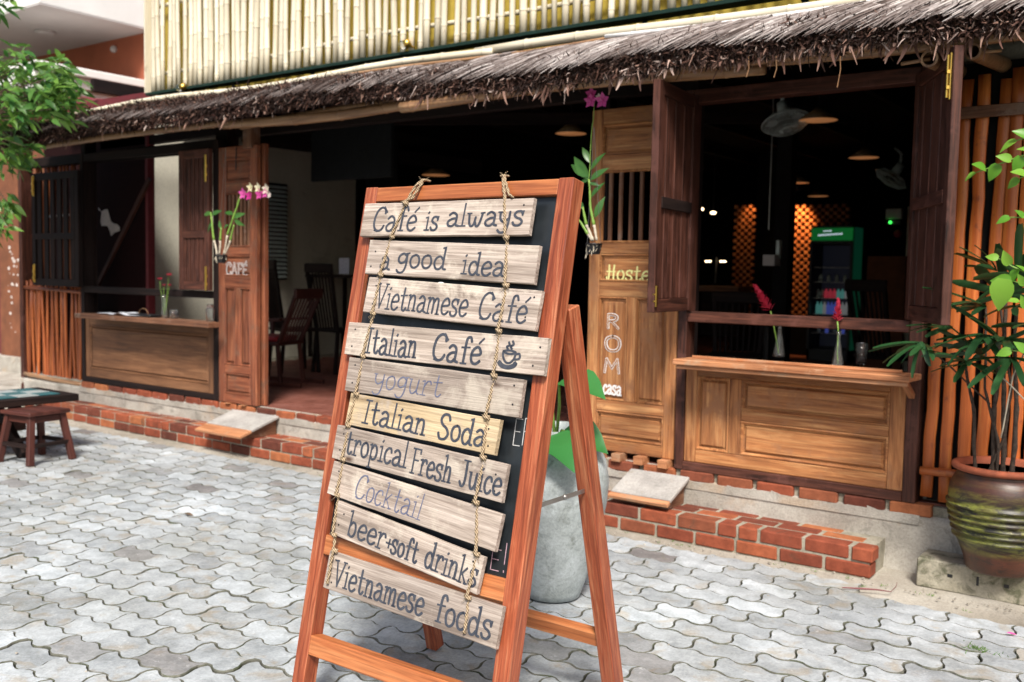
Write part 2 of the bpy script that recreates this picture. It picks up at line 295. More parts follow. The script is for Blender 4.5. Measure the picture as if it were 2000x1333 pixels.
# ------------------------------------------------------------------ geometry helpers
WM = {}
def prop(o, label=None, cat=None, group=None, kind=None):
    if label: o['label'] = label
    if cat: o['category'] = cat
    if group: o['group'] = group
    if kind: o['kind'] = kind
    return o
def place(o, parent, Mw):
    COL.objects.link(o)
    WM[o.name] = Mw
    if parent is not None:
        o.parent = parent; o.matrix_basis = WM[parent.name].inverted() @ Mw
    else: o.matrix_basis = Mw
    return o
def thing(name, label, cat, loc=(0, 0, 0), group=None, rz=0, parent=None):
    o = bpy.data.objects.new(name, None); o.empty_display_size = 0.1
    place(o, parent, Matrix.Translation(loc) @ Matrix.Rotation(rz, 4, 'Z'))
    return prop(o, label, cat, group)
class MB:  # panel glows faintly, its brightness put into the material
    def __init__(s): s.v = []; s.f = []; s.shade = []
    def add(s, vs, fs, shade=None):
        k = len(s.v); s.v += [tuple(p) for p in vs]; s.f += [tuple(i + k for i in f) for f in fs]
        if shade is not None: s.shade += [shade] * len(vs)
    def box(s, a, b, ch=0.0, mtx=None):
        x0, x1 = sorted((a[0], b[0])); y0, y1 = sorted((a[1], b[1])); z0, z1 = sorted((a[2], b[2]))
        lo, hi = (x0, y0, z0), (x1, y1, z1)
        c = min(ch, (x1 - x0) * .45, (y1 - y0) * .45, (z1 - z0) * .45)
        if c <= 0:
            vs = [(x, y, z) for x in (x0, x1) for y in (y0, y1) for z in (z0, z1)]
            fs = [(0, 1, 3, 2), (4, 6, 7, 5), (0, 4, 5, 1), (2, 3, 7, 6), (0, 2, 6, 4), (1, 5, 7, 3)]
        else:
            vs = []; idx = {}
            for i in (0, 1):
                for j in (0, 1):
                    for k in (0, 1):
                        P = [(lo, hi)[i][0], (lo, hi)[j][1], (lo, hi)[k][2]]; sg = [1 - 2 * i, 1 - 2 * j, 1 - 2 * k]
                        for ax in range(3):      # vertex on the face normal to ax
                            q = [P[t] + (0 if t == ax else sg[t] * c) for t in range(3)]
                            idx[(i, j, k, ax)] = len(vs); vs.append(tuple(q))
            fs = []
            for ax in range(3):
                o = [t for t in range(3) if t != ax]
                for sd_ in (0, 1):
                    key = lambda p, q: tuple((sd_ if t == ax else (p if t == o[0] else q)) for t in range(3)) + (ax,)
                    q = [idx[key(0, 0)], idx[key(1, 0)], idx[key(1, 1)], idx[key(0, 1)]]
                    fs.append(q)
            for ax in range(3):                  # edges along ax
                o = [t for t in range(3) if t != ax]
                for p in (0, 1):
                    for q in (0, 1):
                        kk = lambda e, face: tuple(e if t == ax else (p if t == o[0] else q) for t in range(3)) + (face,)
                        fs.append([idx[kk(0, o[0])], idx[kk(1, o[0])], idx[kk(1, o[1])], idx[kk(0, o[1])]])
            for i in (0, 1):
                for j in (0, 1):
                    for k in (0, 1): fs.append([idx[(i, j, k, 0)], idx[(i, j, k, 1)], idx[(i, j, k, 2)]])
            cen = Vector(((x0 + x1) / 2, (y0 + y1) / 2, (z0 + z1) / 2)); ff = []
            for f in fs:
                a_, b_, c_ = (Vector(vs[f[0]]), Vector(vs[f[1]]), Vector(vs[f[2]]))
                n = (b_ - a_).cross(c_ - a_)
                ff.append(tuple(f) if n.dot((a_ + b_ + c_) / 3 - cen) > 0 else tuple(reversed(f)))
            fs = ff
        if mtx is not None: vs = [tuple(mtx @ Vector(p)) for p in vs]
        s.add(vs, fs); return s
    def tube(s, pts, r, n=8, cap=True):
        pts = [Vector(p) for p in pts]; rr = r if isinstance(r, (list, tuple)) else [r] * len(pts)
        rings = []; up = None
        for i, p in enumerate(pts):
            d = (pts[min(i + 1, len(pts) - 1)] - pts[max(i - 1, 0)]).normalized()
            if up is None: up = d.orthogonal().normalized()
            else: up = (up - d * up.dot(d)); up = up.normalized() if up.length > 1e-6 else d.orthogonal().normalized()
            sde = d.cross(up); rings.append([p + (up * math.cos(a) + sde * math.sin(a)) * rr[i] for a in [2 * math.pi * k / n for k in range(n)]])
        vs = [q for r_ in rings for q in r_]; fs = []
        for i in range(len(pts) - 1):
            for k in range(n): fs.append((i * n + k, i * n + (k + 1) % n, (i + 1) * n + (k + 1) % n, (i + 1) * n + k))
        if cap: fs.append(tuple(reversed(range(n)))); fs.append(tuple(range((len(pts) - 1) * n, len(pts) * n)))
        s.add(vs, fs); return s
    def lathe(s, prof, c=(0, 0, 0), n=24, closed=False):
        vs = []; fs = []; m = len(prof)
        for (r, z) in prof:
            for k in range(n): a = 2 * math.pi * k / n; vs.append((c[0] + r * math.cos(a), c[1] + r * math.sin(a), c[2] + z))
        for i in range(m - 1):
            for k in range(n): fs.append((i * n + k, i * n + (k + 1) % n, (i + 1) * n + (k + 1) % n, (i + 1) * n + k))
        if prof[0][0] > 1e-4: fs.append(tuple(reversed(range(n))))
        if prof[-1][0] > 1e-4: fs.append(tuple(range((m - 1) * n, m * n)))
        s.add(vs, fs); return s
    def prism(s, poly, d):                      # polygon of 3D points pushed along vector d
        n = len(poly); a = [Vector(p) for p in poly]; b = [p + Vector(d) for p in a]
        fs = [tuple(reversed(range(n))), tuple(range(n, 2 * n))] + [(i, (i + 1) % n, n + (i + 1) % n, n + i) for i in range(n)]
        s.add(a + b, fs); return s
    def ball(s, c, r, n=8, m=6, sc_=(1, 1, 1)):
        vs = [(c[0], c[1], c[2] + r * sc_[2])]; fs = []
        for i in range(1, m):
            t = math.pi * i / m
            for k in range(n): a = 2 * math.pi * k / n; vs.append((c[0] + r * sc_[0] * math.sin(t) * math.cos(a), c[1] + r * sc_[1] * math.sin(t) * math.sin(a), c[2] + r * sc_[2] * math.cos(t)))
        vs.append((c[0], c[1], c[2] - r * sc_[2]))
        for k in range(n): fs.append((0, 1 + k, 1 + (k + 1) % n))
        for i in range(m - 2):
            for k in range(n): a = 1 + i * n; fs.append((a + k, a + n + k, a + n + (k + 1) % n, a + (k + 1) % n))
        for k in range(n): fs.append((len(vs) - 1, 1 + (m - 2) * n + (k + 1) % n, 1 + (m - 2) * n + k))
        s.add(vs, fs); return s
    def mesh(s, name, m, smooth=False):
        me = bpy.data.meshes.new(name); me.from_pydata(s.v, [], s.f); me.materials.append(m)
        if s.shade and len(s.shade) == len(s.v):
            at_ = me.attributes.new('shade', 'FLOAT', 'POINT'); at_.data.foreach_set('value', s.shade)
        if smooth:
            me.polygons.foreach_set('use_smooth', [True] * len(me.polygons))
            if smooth != 'all':
                try: me.set_sharp_from_angle(angle=R(40))
                except Exception: pass
        me.update(); return me
    def build(s, name, m, parent=None, frame=None, smooth=False):
        """frame None: vertices are world places and the origin goes to their middle; else they are local to that matrix"""
        if frame is None:
            n = len(s.v); c = Vector((sum(p[0] for p in s.v) / n, sum(p[1] for p in s.v) / n, sum(p[2] for p in s.v) / n))
            s.v = [(p[0] - c.x, p[1] - c.y, p[2] - c.z) for p in s.v]; frame = Matrix.Translation(c)
        return place(bpy.data.objects.new(name, s.mesh(name, m, smooth)), parent, frame)
def box(name, a, b, m, parent=None, ch=0.003): return MB().box(a, b, ch).build(name, m, parent)
def inst(name, me, Mw, parent): return place(bpy.data.objects.new(name, me), parent, Mw)
def frame3(p0, xdir, ydir):
    x = Vector(xdir).normalized(); z = x.cross(Vector(ydir)).normalized(); y = z.cross(x)
    return Matrix(((x.x, y.x, z.x, p0[0]), (x.y, y.y, z.y, p0[1]), (x.z, y.z, z.z, p0[2]), (0, 0, 0, 1)))
def beam(name, p0, p1, wd, th, side, m, parent=None, ch=0.003):
    """a straight timber from p0 to p1; its own x runs along the grain, wd is measured along `side`"""
    p0, p1 = Vector(p0), Vector(p1); F = frame3((p0 + p1) / 2, p1 - p0, side); L = (p1 - p0).length / 2
    return MB().box((-L, -wd / 2, -th / 2), (L, wd / 2, th / 2), ch).build(name, m, parent, F)

# ------------------------------------------------------------------ hand lettering: strokes of a brush, laid as flat paint
def spl(pts, k=6):
    if len(pts) < 3: return pts
    P = [pts[0]] + pts + [pts[-1]]; out = []
    for i in range(1, len(P) - 2):
        p0, p1, p2, p3 = P[i - 1:i + 3]
        for j in range(k):
            t = j / k
            out.append(tuple(0.5 * ((2 * p1[a]) + (-p0[a] + p2[a]) * t + (2 * p0[a] - 5 * p1[a] + 4 * p2[a] - p3[a]) * t * t + (-p0[a] + 3 * p1[a] - 3 * p2[a] + p3[a]) * t ** 3) for a in (0, 1)))
    return out + [pts[-1]]
G = {   # (width, curves, straight strokes)
 'C': (.66, [[(.60, .74), (.56, .93), (.36, 1.0), (.14, .84), (.04, .5), (.08, .17), (.28, .0), (.50, .04), (.62, .22)]], [[(.50, 1.02), (.68, .80)], [(.12, .02), (.26, -.02)]]),
 'a': (.56, [[(.08, .52), (.24, .63), (.42, .52), (.44, .30), (.44, .06), (.58, .0)], [(.44, .36), (.24, .34), (.06, .20), (.10, .03), (.28, .0), (.44, .14)]], []),
 'f': (.46, [[(.50, .84), (.42, 1.0), (.28, .96), (.24, .78), (.23, .40), (.22, .0)]], [[(.06, .60), (.44, .62)], [(.10, .0), (.36, .0)]]),
 'e': (.50, [[(.07, .31), (.45, .37), (.42, .55), (.28, .63), (.10, .50), (.04, .26), (.12, .05), (.30, .0), (.48, .12)]], []),
 'é': (.50, [[(.07, .31), (.45, .37), (.42, .55), (.28, .63), (.10, .50), (.04, .26), (.12, .05), (.30, .0), (.48, .12)]], [[(.34, .78), (.52, .96)]]),
 'i': (.28, [], [[(.03, .60), (.15, .62)], [(.15, .62), (.15, .0)], [(.02, .0), (.29, .0)], [(.13, .82), (.17, .87)]]),
 's': (.48, [[(.42, .50), (.34, .63), (.16, .62), (.07, .48), (.16, .36), (.34, .28), (.43, .14), (.32, .0), (.12, .01), (.03, .14)]], [[(.44, .64), (.41, .46)]]),
 'S': (.62, [[(.54, .78), (.44, .98), (.20, .98), (.08, .78), (.18, .58), (.42, .44), (.55, .22), (.42, .01), (.16, .0), (.04, .22)]], []),
 'l': (.26, [], [[(.13, 1.05), (.13, .0)], [(.0, .0), (.27, .0)]]),
 'w': (.74, [[(.06, .60), (.12, .16), (.22, .0), (.34, .10), (.38, .42)], [(.38, .20), (.46, .0), (.58, .08), (.68, .60)]], [[(-.02, .60), (.16, .60)], [(.60, .60), (.76, .62)]]),
 'y': (.54, [[(.04, .62), (.08, .30), (.24, .18), (.44, .32)], [(.46, .64), (.45, .05), (.36, -.26), (.16, -.32), (.02, -.20)]], [[(-.04, .62), (.12, .62)]]),
 'g': (.52, [[(.42, .52), (.26, .63), (.08, .50), (.06, .28), (.20, .16), (.38, .26), (.43, .46)], [(.44, .64), (.44, .04), (.34, -.26), (.14, -.30), (.02, -.18)]], [[(.36, .62), (.54, .66)]]),
 'o': (.50, [[(.26, .62), (.09, .52), (.04, .30), (.12, .06), (.28, .0), (.43, .12), (.46, .34), (.38, .56), (.24, .62)]], []),
 'd': (.58, [[(.43, .44), (.28, .60), (.10, .50), (.05, .25), (.14, .03), (.30, .0), (.44, .18)], [(.46, 1.02), (.45, .40), (.47, .05), (.60, .0)]], [[(.36, 1.0), (.48, 1.04)]]),
 'V': (.64, [], [[(.04, 1.0), (.30, .0)], [(.30, .0), (.60, 1.0)], [(-.06, .98), (.14, 1.0)], [(.50, 1.0), (.70, 1.0)]]),
 't': (.46, [[(.20, .92), (.20, .30), (.23, .06), (.36, .0), (.46, .12)]], [[(.02, .60), (.42, .63)]]),
 'n': (.58, [[(.11, .40), (.24, .60), (.40, .58), (.45, .36), (.45, .0)]], [[(.01, .60), (.11, .63)], [(.11, .63), (.11, .0)], [(.01, .0), (.22, .0)], [(.36, .0), (.58, .0)]]),
 'm': (.84, [[(.11, .40), (.22, .60), (.36, .58), (.40, .36), (.40, .02)], [(.40, .40), (.52, .60), (.66, .58), (.70, .36), (.70, .0)]], [[(.01, .60), (.11, .63)], [(.11, .63), (.11, .0)], [(.01, .0), (.22, .0)], [(.62, .0), (.82, .0)]]),
 'I': (.34, [], [[(.18, 1.0), (.16, .0)], [(.02, 1.0), (.34, 1.0)], [(.0, .0), (.32, .0)]]),
 'u': (.56, [[(.09, .62), (.09, .22), (.20, .0), (.36, .06), (.44, .26)], [(.45, .62), (.44, .10), (.56, .0)]], [[(.0, .62), (.12, .62)]]),
 'r': (.44, [[(.12, .38), (.24, .60), (.38, .62), (.43, .50)]], [[(.01, .60), (.12, .63)], [(.12, .63), (.12, .0)], [(.0, .0), (.26, .0)]]),
 'c': (.46, [[(.42, .46), (.36, .61), (.20, .61), (.06, .44), (.05, .18), (.18, .0), (.34, .02), (.44, .14)]], []),
 'p': (.54, [[(.11, .42), (.24, .61), (.40, .56), (.47, .32), (.40, .08), (.24, .02), (.11, .14)]], [[(.01, .60), (.11, .64)], [(.11, .64), (.10, -.34)], [(.0, -.34), (.22, -.34)]]),
 'b': (.54, [[(.11, .40), (.24, .58), (.40, .54), (.47, .28), (.40, .04), (.24, .0), (.11, .12)]], [[(.0, 1.0), (.11, 1.04)], [(.11, 1.04), (.11, .02)]]),
 'k': (.54, [], [[(.11, 1.04), (.11, .0)], [(.12, .28), (.42, .60)], [(.20, .34), (.48, .0)], [(.0, 1.0), (.12, 1.04)], [(.0, .0), (.22, .0)], [(.40, .0), (.56, .02)]]),
 'h': (.56, [[(.11, .36), (.24, .58), (.40, .56), (.44, .34), (.44, .0)]], [[(.0, 1.0), (.11, 1.04)], [(.11, 1.04), (.11, .0)], [(.0, .0), (.22, .0)], [(.35, .0), (.56, .0)]]),
 'F': (.54, [], [[(.12, 1.0), (.12, .0)], [(.0, 1.0), (.52, 1.0)], [(.12, .54), (.42, .54)], [(.52, 1.0), (.52, .84)], [(.0, .0), (.26, .0)]]),
 'J': (.52, [[(.34, 1.0), (.36, .30), (.30, .04), (.16, .0), (.04, .16)]], [[(.14, 1.0), (.52, 1.0)]]),
 '+': (.36, [], [[(.18, .50), (.18, .16)], [(.02, .33), (.34, .33)]]),
 'E': (.52, [], [[(.08, 1.0), (.08, .0)], [(.08, 1.0), (.50, 1.0)], [(.08, .52), (.42, .52)], [(.08, .0), (.50, .0)]]),
 'É': (.52, [], [[(.08, .86), (.08, .0)], [(.08, .86), (.50, .86)], [(.08, .46), (.42, .46)], [(.08, .0), (.50, .0)], [(.24, .96), (.44, 1.14)]]),
 'A': (.62, [], [[(.02, .0), (.30, 1.0)], [(.30, 1.0), (.58, .0)], [(.13, .36), (.47, .36)]]),
 'R': (.58, [[(.08, 1.0), (.34, .98), (.46, .80), (.36, .58), (.08, .50)]], [[(.08, 1.0), (.08, .0)], [(.22, .50), (.52, .0)]]),
 'O': (.64, [[(.32, 1.0), (.10, .84), (.04, .5), (.12, .12), (.32, .0), (.52, .12), (.60, .5), (.52, .86), (.30, 1.0)]], []),
 'M': (.76, [], [[(.06, .0), (.14, 1.0)], [(.14, 1.0), (.38, .34)], [(.38, .34), (.62, 1.0)], [(.62, 1.0), (.70, .0)]]),
 'H': (.64, [[(.02, .20), (.14, .02), (.18, .40), (.16, 1.0)], [(.50, 1.0), (.48, .50), (.50, .0)]], [[(.02, .58), (.58, .56)]]),
 '!': (.20, [], [[(.10, 1.0), (.10, .30)], [(.10, .08), (.11, .02)]]),
}
def ribbon(mb, pts, hw, frame, z, taper=True):
    n = len(pts); L = []; 
    for i in range(n):
        a, b = pts[max(0, i - 1)], pts[min(n - 1, i + 1)]; d = Vector((b[0] - a[0], b[1] - a[1]))
        d = d.normalized() if d.length > 1e-9 else Vector((1, 0)); nn = Vector((-d.y, d.x))
        k = hw * (1.0 + 0.25 * abs(d.y)) * ((0.72 if i in (0, n - 1) else 1) if taper else 1)
        e = d * (hw * (-0.7 if i == 0 else 0.7 if i == n - 1 else 0))
        L.append(((pts[i][0] + e.x + nn.x * k, pts[i][1] + e.y + nn.y * k), (pts[i][0] + e.x - nn.x * k, pts[i][1] + e.y - nn.y * k)))
    vs = [tuple(frame @ Vector((q[0], q[1], z))) for p in L for q in p]
    mb.add(vs, [(2 * i, 2 * i + 1, 2 * i + 3, 2 * i + 2) for i in range(n - 1)])
_zs = [0]
def write(mb, text, x0, x1, y, cap, hw, frame, z=0.0006, slant=0.0, jit=0.03):
    """letters between x0 and x1 on a baseline y of the frame's xy plane"""
    tw = sum(G[c][0] if c != ' ' else .4 for c in text) + .07 * (len(text) - 1); sx = (x1 - x0) / tw; x = x0
    for c in text:
        if c == ' ': x += .47 * sx; continue
        wd, cs, ss = G[c]; dy = rnd.uniform(-jit, jit) * cap
        for k, st in enumerate([spl(q) for q in cs] + ss):
            _zs[0] += 1
            ribbon(mb, [(x + (px + slant * py) * sx, y + dy + py * cap) for px, py in st], hw, frame, z + 0.00012 * (_zs[0] % 4))
        x += (wd + .07) * sx
def leafmesh(name, L, Wd, m, nseg=4, droop=0.25, fold=0.25, heart=False, cup=0.0):
    mb = MB(); prof = []
    for i in range(nseg + 1):
        t = i / nseg
        ww = (math.sin(math.pi * min(1, t * 1.02 + .02)) ** 0.8 * (1.15 - .45 * t)) if not heart else (math.sin(math.pi * (t * .9 + .1)) ** .75 * (1.25 - .75 * t))
        prof.append((t * L, max(0.0, ww) * Wd / 2, -droop * L * t * t))
    for x, hw, z in prof: mb.v += [(x, -hw, z + fold * hw), (x, 0, z), (x, hw, z + fold * hw)]
    for i in range(nseg):
        a = 3 * i; mb.f += [(a, a + 3, a + 4, a + 1), (a + 1, a + 4, a + 5, a + 2)]
    return mb.mesh(name, m, 'all')
def dirM(p, d, roll=0.0, s=1.0, upv=(0, 0, 1)):
    d = Vector(d).normalized(); z = Vector(upv) - d * d.dot(Vector(upv)); z = z.normalized() if z.length > 1e-3 else d.orthogonal().normalized()
    y = z.cross(d); Rm = Matrix(((d.x, y.x, z.x, 0), (d.y, y.y, z.y, 0), (d.z, y.z, z.z, 0), (0, 0, 0, 1)))
    return Matrix.Translation(p) @ Rm @ Matrix.Rotation(roll, 4, 'X') @ Matrix.Scale(s, 4)
def cane(r, L, seed, nodes=0.27, bend=0.006, n=8):
    """one bamboo cane along +z, with its joints"""
    q = random.Random(seed); mb = MB(); pts = []; rr = []; z = 0; nx = q.uniform(.05, nodes); a, b = q.uniform(0, 6), q.uniform(0, 6)
    zs = [0.0]
    while nx < L - .03: zs += [nx - .012, nx - .004, nx, nx + .006, nx + .014]; nx += nodes * q.uniform(.8, 1.15)
    zs.append(L); zs2 = sorted(set(zs))
    for z in zs2:
        k = 1.0
        if z not in (0.0, L):
            i = (zs.index(z) - 1) % 5; k = (1.0, 1.02, 1.12, 1.06, 1.0)[i]
        pts.append((bend * math.sin(a + 2.6 * z), bend * math.sin(b + 2.1 * z), z)); rr.append(r * k * (1 - .05 * z / L))
    return mb.tube(pts, rr, n)

# ================================================================== THE SETTING
g = MB(); g.add([(-400, -400, -.03), (400, -400, -.03), (400, 400, -.03), (-400, 400, -.03)], [(0, 1, 2, 3)]); o = g.build('ground', M['joint']); prop(o, kind='structure')
# sandy verge between the paving and the wall, gently uneven
g = MB(); nx, ny = 120, 12
for i in range(nx + 1):
    for j in range(ny + 1):
        x = -16 + 19 * i / nx; y = 4.45 + .70 * j / ny
        g.v.append((x, y, -.022 + .026 * (j / ny) ** .6 + .006 * noise.noise(Vector((x * 3, y * 5, 0)))))
for i in range(nx):
    for j in range(ny): a = i * (ny + 1) + j; g.f.append((a, a + ny + 1, a + ny + 2, a + 1))
prop(g.build('sandy_verge', M['sand'], smooth='all'), kind='structure')
# wavy interlocking pavers
pave = thing('pavement', None, None, (-3, 3, 0)); prop(pave, kind='structure')
PX, PY = .2615, .1405
def wave(x):
    t = (x / (PX / 2)) % 1.0; tri = 4 * abs(((t + .25) % 1.0) - .5) - 1; return -.015 * max(-.8, min(.8, tri * 1.25))
def paver_mb(rs):
    gap = .0024; n = 16; top = []; bot = []
    for i in range(n + 1):
        x = PX * i / n; bot.append([x, wave(x) + gap]); top.append([x, PY + wave(x - .1045) - gap])
    side = lambda t: .013 * math.sin(2 * math.pi * t)
    ring = []
    for i, p in enumerate(bot): ring.append((p[0] + (gap if i == 0 else -gap if i == n else 0), p[1]))
    for j in range(1, 5): t = j / 5; ring.append((PX - gap + side(t) + .1045 * 0, PY * t + wave(PX) * (1 - t) + wave(PX - .1045) * t))
    for i, p in enumerate(reversed(top)): ring.append((p[0] + (-gap if i == 0 else gap if i == n else 0), p[1]))
    for j in range(4, 0, -1): t = j / 5; ring.append((gap + side(t), PY * t + wave(0) * (1 - t) + wave(-.1045) * t))
    cx, cy = PX / 2, PY / 2; ring = [(x + rs.uniform(-.0016, .0016), y + rs.uniform(-.0016, .0016)) for x, y in ring]
    m_ = len(ring); mb = MB(); 
    inner = [(cx + (x - cx) * .976, cy + (y - cy) * .962) for x, y in ring]
    mb.v += [(x - cx, y - cy, -.035) for x, y in ring] + [(x - cx, y - cy, -.005) for x, y in ring] + [(x - cx, y - cy, 0.0) for x, y in inner] + [(0, 0, .0005)]
    for k in range(m_):
        l = (k + 1) % m_
        mb.f += [(k, l, m_ + l, m_ + k), (m_ + k, m_ + l, 2 * m_ + l, 2 * m_ + k), (2 * m_ + k, 2 * m_ + l, 3 * m_)]
    mb.n = m_; return mb
pav_meshes = [paver_mb(random.Random(i)) for i in range(5)]
slots = []
vx, vy = (PX, 0.0), (.1045, PY)
O = Vector((-2.0, 3.975))
for j in range(-34, 6):
    for i in range(-70, 30):
        cx = O.x + i * vx[0] + j * vy[0] + PX / 2; cy = O.y + j * vy[1] + PY / 2
        lim = 4.70 + .02 * math.sin(cx * 1.3) + (-.09 if cx > -1.4 else 0) + (-.10 if cx > -1.1 else 0)
        if not (-13.5 < cx < 3.0 and .3 < cy < lim): continue
        v = Vector((cx, cy, 0)) - CAM; zc = v.dot(fwd)
        if zc < .4: continue
        px, py = 1000 + FPX * v.dot(cr) / zc, 666.5 - FPX * v.dot(cu) / zc
        if -600 < px < 3400 and py < 2100: slots.append((zc, cx, cy, px, py))
inv = [s for s in slots if 0 < s[3] < 2000 and s[4] < 1340]
inv.sort(); first = set(id(s) for s in inv[:300])
shared = [mb.mesh('paver', M['paver'], False) for mb in pav_meshes]
for me, mb in zip(shared, pav_meshes):
    me.materials.append(M['joint'])
    for k in range(mb.n): me.polygons[3 * k].material_index = 1; me.polygons[3 * k + 1].material_index = 1
fieldmb = MB()
def tilt(cx, cy): 
    return .004 * noise.noise(Vector((cx * 2.1, cy * 2.1, 3))), R(rnd.gauss(0, .55)), R(rnd.gauss(0, .5)), R(rnd.gauss(0, .9))
for s in slots:
    zc, cx, cy, px, py = s; dz, ax, ay, az = tilt(cx, cy); k = rnd.randrange(5)
    if rnd.random() < .04: dz -= .005
    Mx = Matrix.Translation((cx, cy, dz)) @ Matrix.Rotation(az, 4, 'Z') @ Matrix.Rotation(ay, 4, 'Y') @ Matrix.Rotation(ax, 4, 'X')
    if id(s) in first: inst('paver', shared[k], Mx, pave)
    else: fieldmb.add([Mx @ Vector(p) for p in pav_meshes[k].v], pav_meshes[k].f, rnd.random())
o = fieldmb.build('paver_field', M['paver'], pave); prop(o, kind='stuff'); o.data.materials.append(M['joint']); k_ = pav_meshes[0].n * 3
for pi, p_ in enumerate(o.data.polygons):
    if (pi % k_) % 3 < 2: p_.material_index = 1

# ================================================================== THE CAFE BUILDING
YW = 5.06           # face of the low cement wall
cafe = thing('cafe_building', 'low dark-interiored cafe front on a cement plinth under bamboo screen and thatch', 'building', (-4, YW, 0))
def wallgrid(name, x0, x1, z0, z1, y, m, parent, dx=.06, amp=.008):
    mb = MB(); nx = int((x1 - x0) / dx); nz = max(3, int((z1 - z0) / .035))
    for i in range(nx + 1):
        for j in range(nz + 1):
            x = x0 + (x1 - x0) * i / nx; z = z0 + (z1 - z0) * j / nz
            mb.v.append((x, y + amp * noise.noise(Vector((x * 4, 1, z * 7))) - (.02 * max(0, 1 - z / .10)), z))
    for i in range(nx):
        for j in range(nz): a = i * (nz + 1) + j; mb.f.append((a, a + nz + 1, a + nz + 2, a + 1))
    b = len(mb.v); mb.v += [(x0, y + .3, z1), (x1, y + .3, z1), (x0, y + .3, z0), (x1, y + .3, z0)]
    mb.f += [tuple([i * (nz + 1) + nz for i in range(nx + 1)] + [b + 1, b]), tuple([nx * (nz + 1) + j for j in range(nz + 1)] + [b + 1, b + 3]), tuple([j for j in range(nz, -1, -1)] + [b + 2, b])]
    return mb.build(name, m, parent, smooth='all')
wallgrid('plinth', -10.0, .9, -.03, .288, YW, M['cement'], cafe)
box('plinth_infill', (-9.9, YW + .03, .28), (-1.19, 5.3, .3395), M['cement'], cafe, 0)
wallgrid('render_wall', -1.19, .9, .27, 2.6, 5.19, M['cement'], cafe)
# the brick course that tops the plinth, cement smeared over its lower edge
def brickmesh(L, H, D, seed):
    q = random.Random(seed); mb = MB().box((-L / 2, -D / 2, -H / 2), (L / 2, D / 2, H / 2), .007)
    mb.v = [(x + q.uniform(-.0016, .0016), y + q.uniform(-.0016, .0016), z + q.uniform(-.0014, .0014)) for x, y, z in mb.v]; return mb
BR = [brickmesh(.205, .060, .10, i).mesh('brick', M['brick']) for i in range(5)]
x = -8.82; k = 0
while x < -1.3:
    if not (-5.9 < x < -3.0 and False):
        z = .308 + rnd.uniform(-.004, .004)
        inst('brick', BR[k % 5], Matrix.Translation((x + .1, YW + .042 + rnd.uniform(-.002, .004), z)) @ Matrix.Rotation(R(rnd.uniform(-1, 1)), 4, 'Y'), cafe)
    x += .235 + rnd.uniform(-.008, .01); k += 1
sm = MB()            # ragged render lip
for i in range(150):
    x0 = -8.85 + i * .0512; h0 = .287 + .016 * noise.noise(Vector((x0 * 4.3, 0, 0))) + rnd.uniform(-.003, .003); x1 = x0 + .0512; h1 = .287 + .016 * noise.noise(Vector((x1 * 4.3, 0, 0)))
    if i % 5 == 0: h0 += .01
    sm.add([(x0, YW - .007, .24), (x1, YW - .007, .24), (x1, YW - .009, h1), (x0, YW - .009, h0), (x0, YW + .02, h0 + .004), (x1, YW + .02, h1 + .004)], [(0, 1, 2, 3), (3, 2, 5, 4)])
sm.build('render_lip', M['cement'], cafe)
# floor inside: rows of red tiles
fl = MB()
for i in range(-52, 5):
    for j in range(44):
        x = i * .2 + (.1 if j % 2 else 0); y = 5.12 + j * .105
        if -9.3 < x < .8: fl.box((x + .004, y + .003, .33 + rnd.uniform(-.001, .001)), (x + .196, y + .102, .345 + rnd.uniform(-.0015, .0015)))
prop(fl.build('floor_tile', M['tile'], cafe), kind='stuff')
box('floor', (-9.6, 5.08, .20), (.9, 18.2, .336), M['mortar'], cafe, 0)
box('far_floor', (-9.6, 9.74, .337), (.9, 18.1, .345), M['tile'], cafe, 0)
# side walls, rear wall, ceiling
box('side_wall', (-9.62, 5.95, .345), (-9.5, 9.35, 3.02), M['white_wall'], cafe, 0)
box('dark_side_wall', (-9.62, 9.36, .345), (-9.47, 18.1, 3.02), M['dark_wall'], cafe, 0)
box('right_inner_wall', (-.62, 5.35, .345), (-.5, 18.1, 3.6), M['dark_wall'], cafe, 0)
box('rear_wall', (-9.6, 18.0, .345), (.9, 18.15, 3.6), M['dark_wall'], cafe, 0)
box('roof_fascia', (-9.7, 5.37, 2.90), (-7.72, 5.395, 3.07), M['maroon'], cafe, 0); box('roof_cover', (-9.7, 6.55, 3.061), (-7.72, 9.5, 3.075), M['maroon'], cafe, 0); box('low_ceiling', (-9.7, 6.55, 3.02), (-7.70, 18.2, 3.06), M['dark_ceiling'], cafe, 0); box('ceiling_step', (-7.70, 5.40, 3.02), (-7.66, 18.2, 3.4), M['dark_ceiling'], cafe, 0)  # unseen gap left at the front lets sky light onto the cream wall
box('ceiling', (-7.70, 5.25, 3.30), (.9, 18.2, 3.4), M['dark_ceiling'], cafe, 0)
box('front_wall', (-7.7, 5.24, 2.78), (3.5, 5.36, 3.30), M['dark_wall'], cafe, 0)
box('mustard_wall', (-7.70, 5.215, 2.885), (4.5, 5.237, 6.2), M['mustard'], cafe, 0)
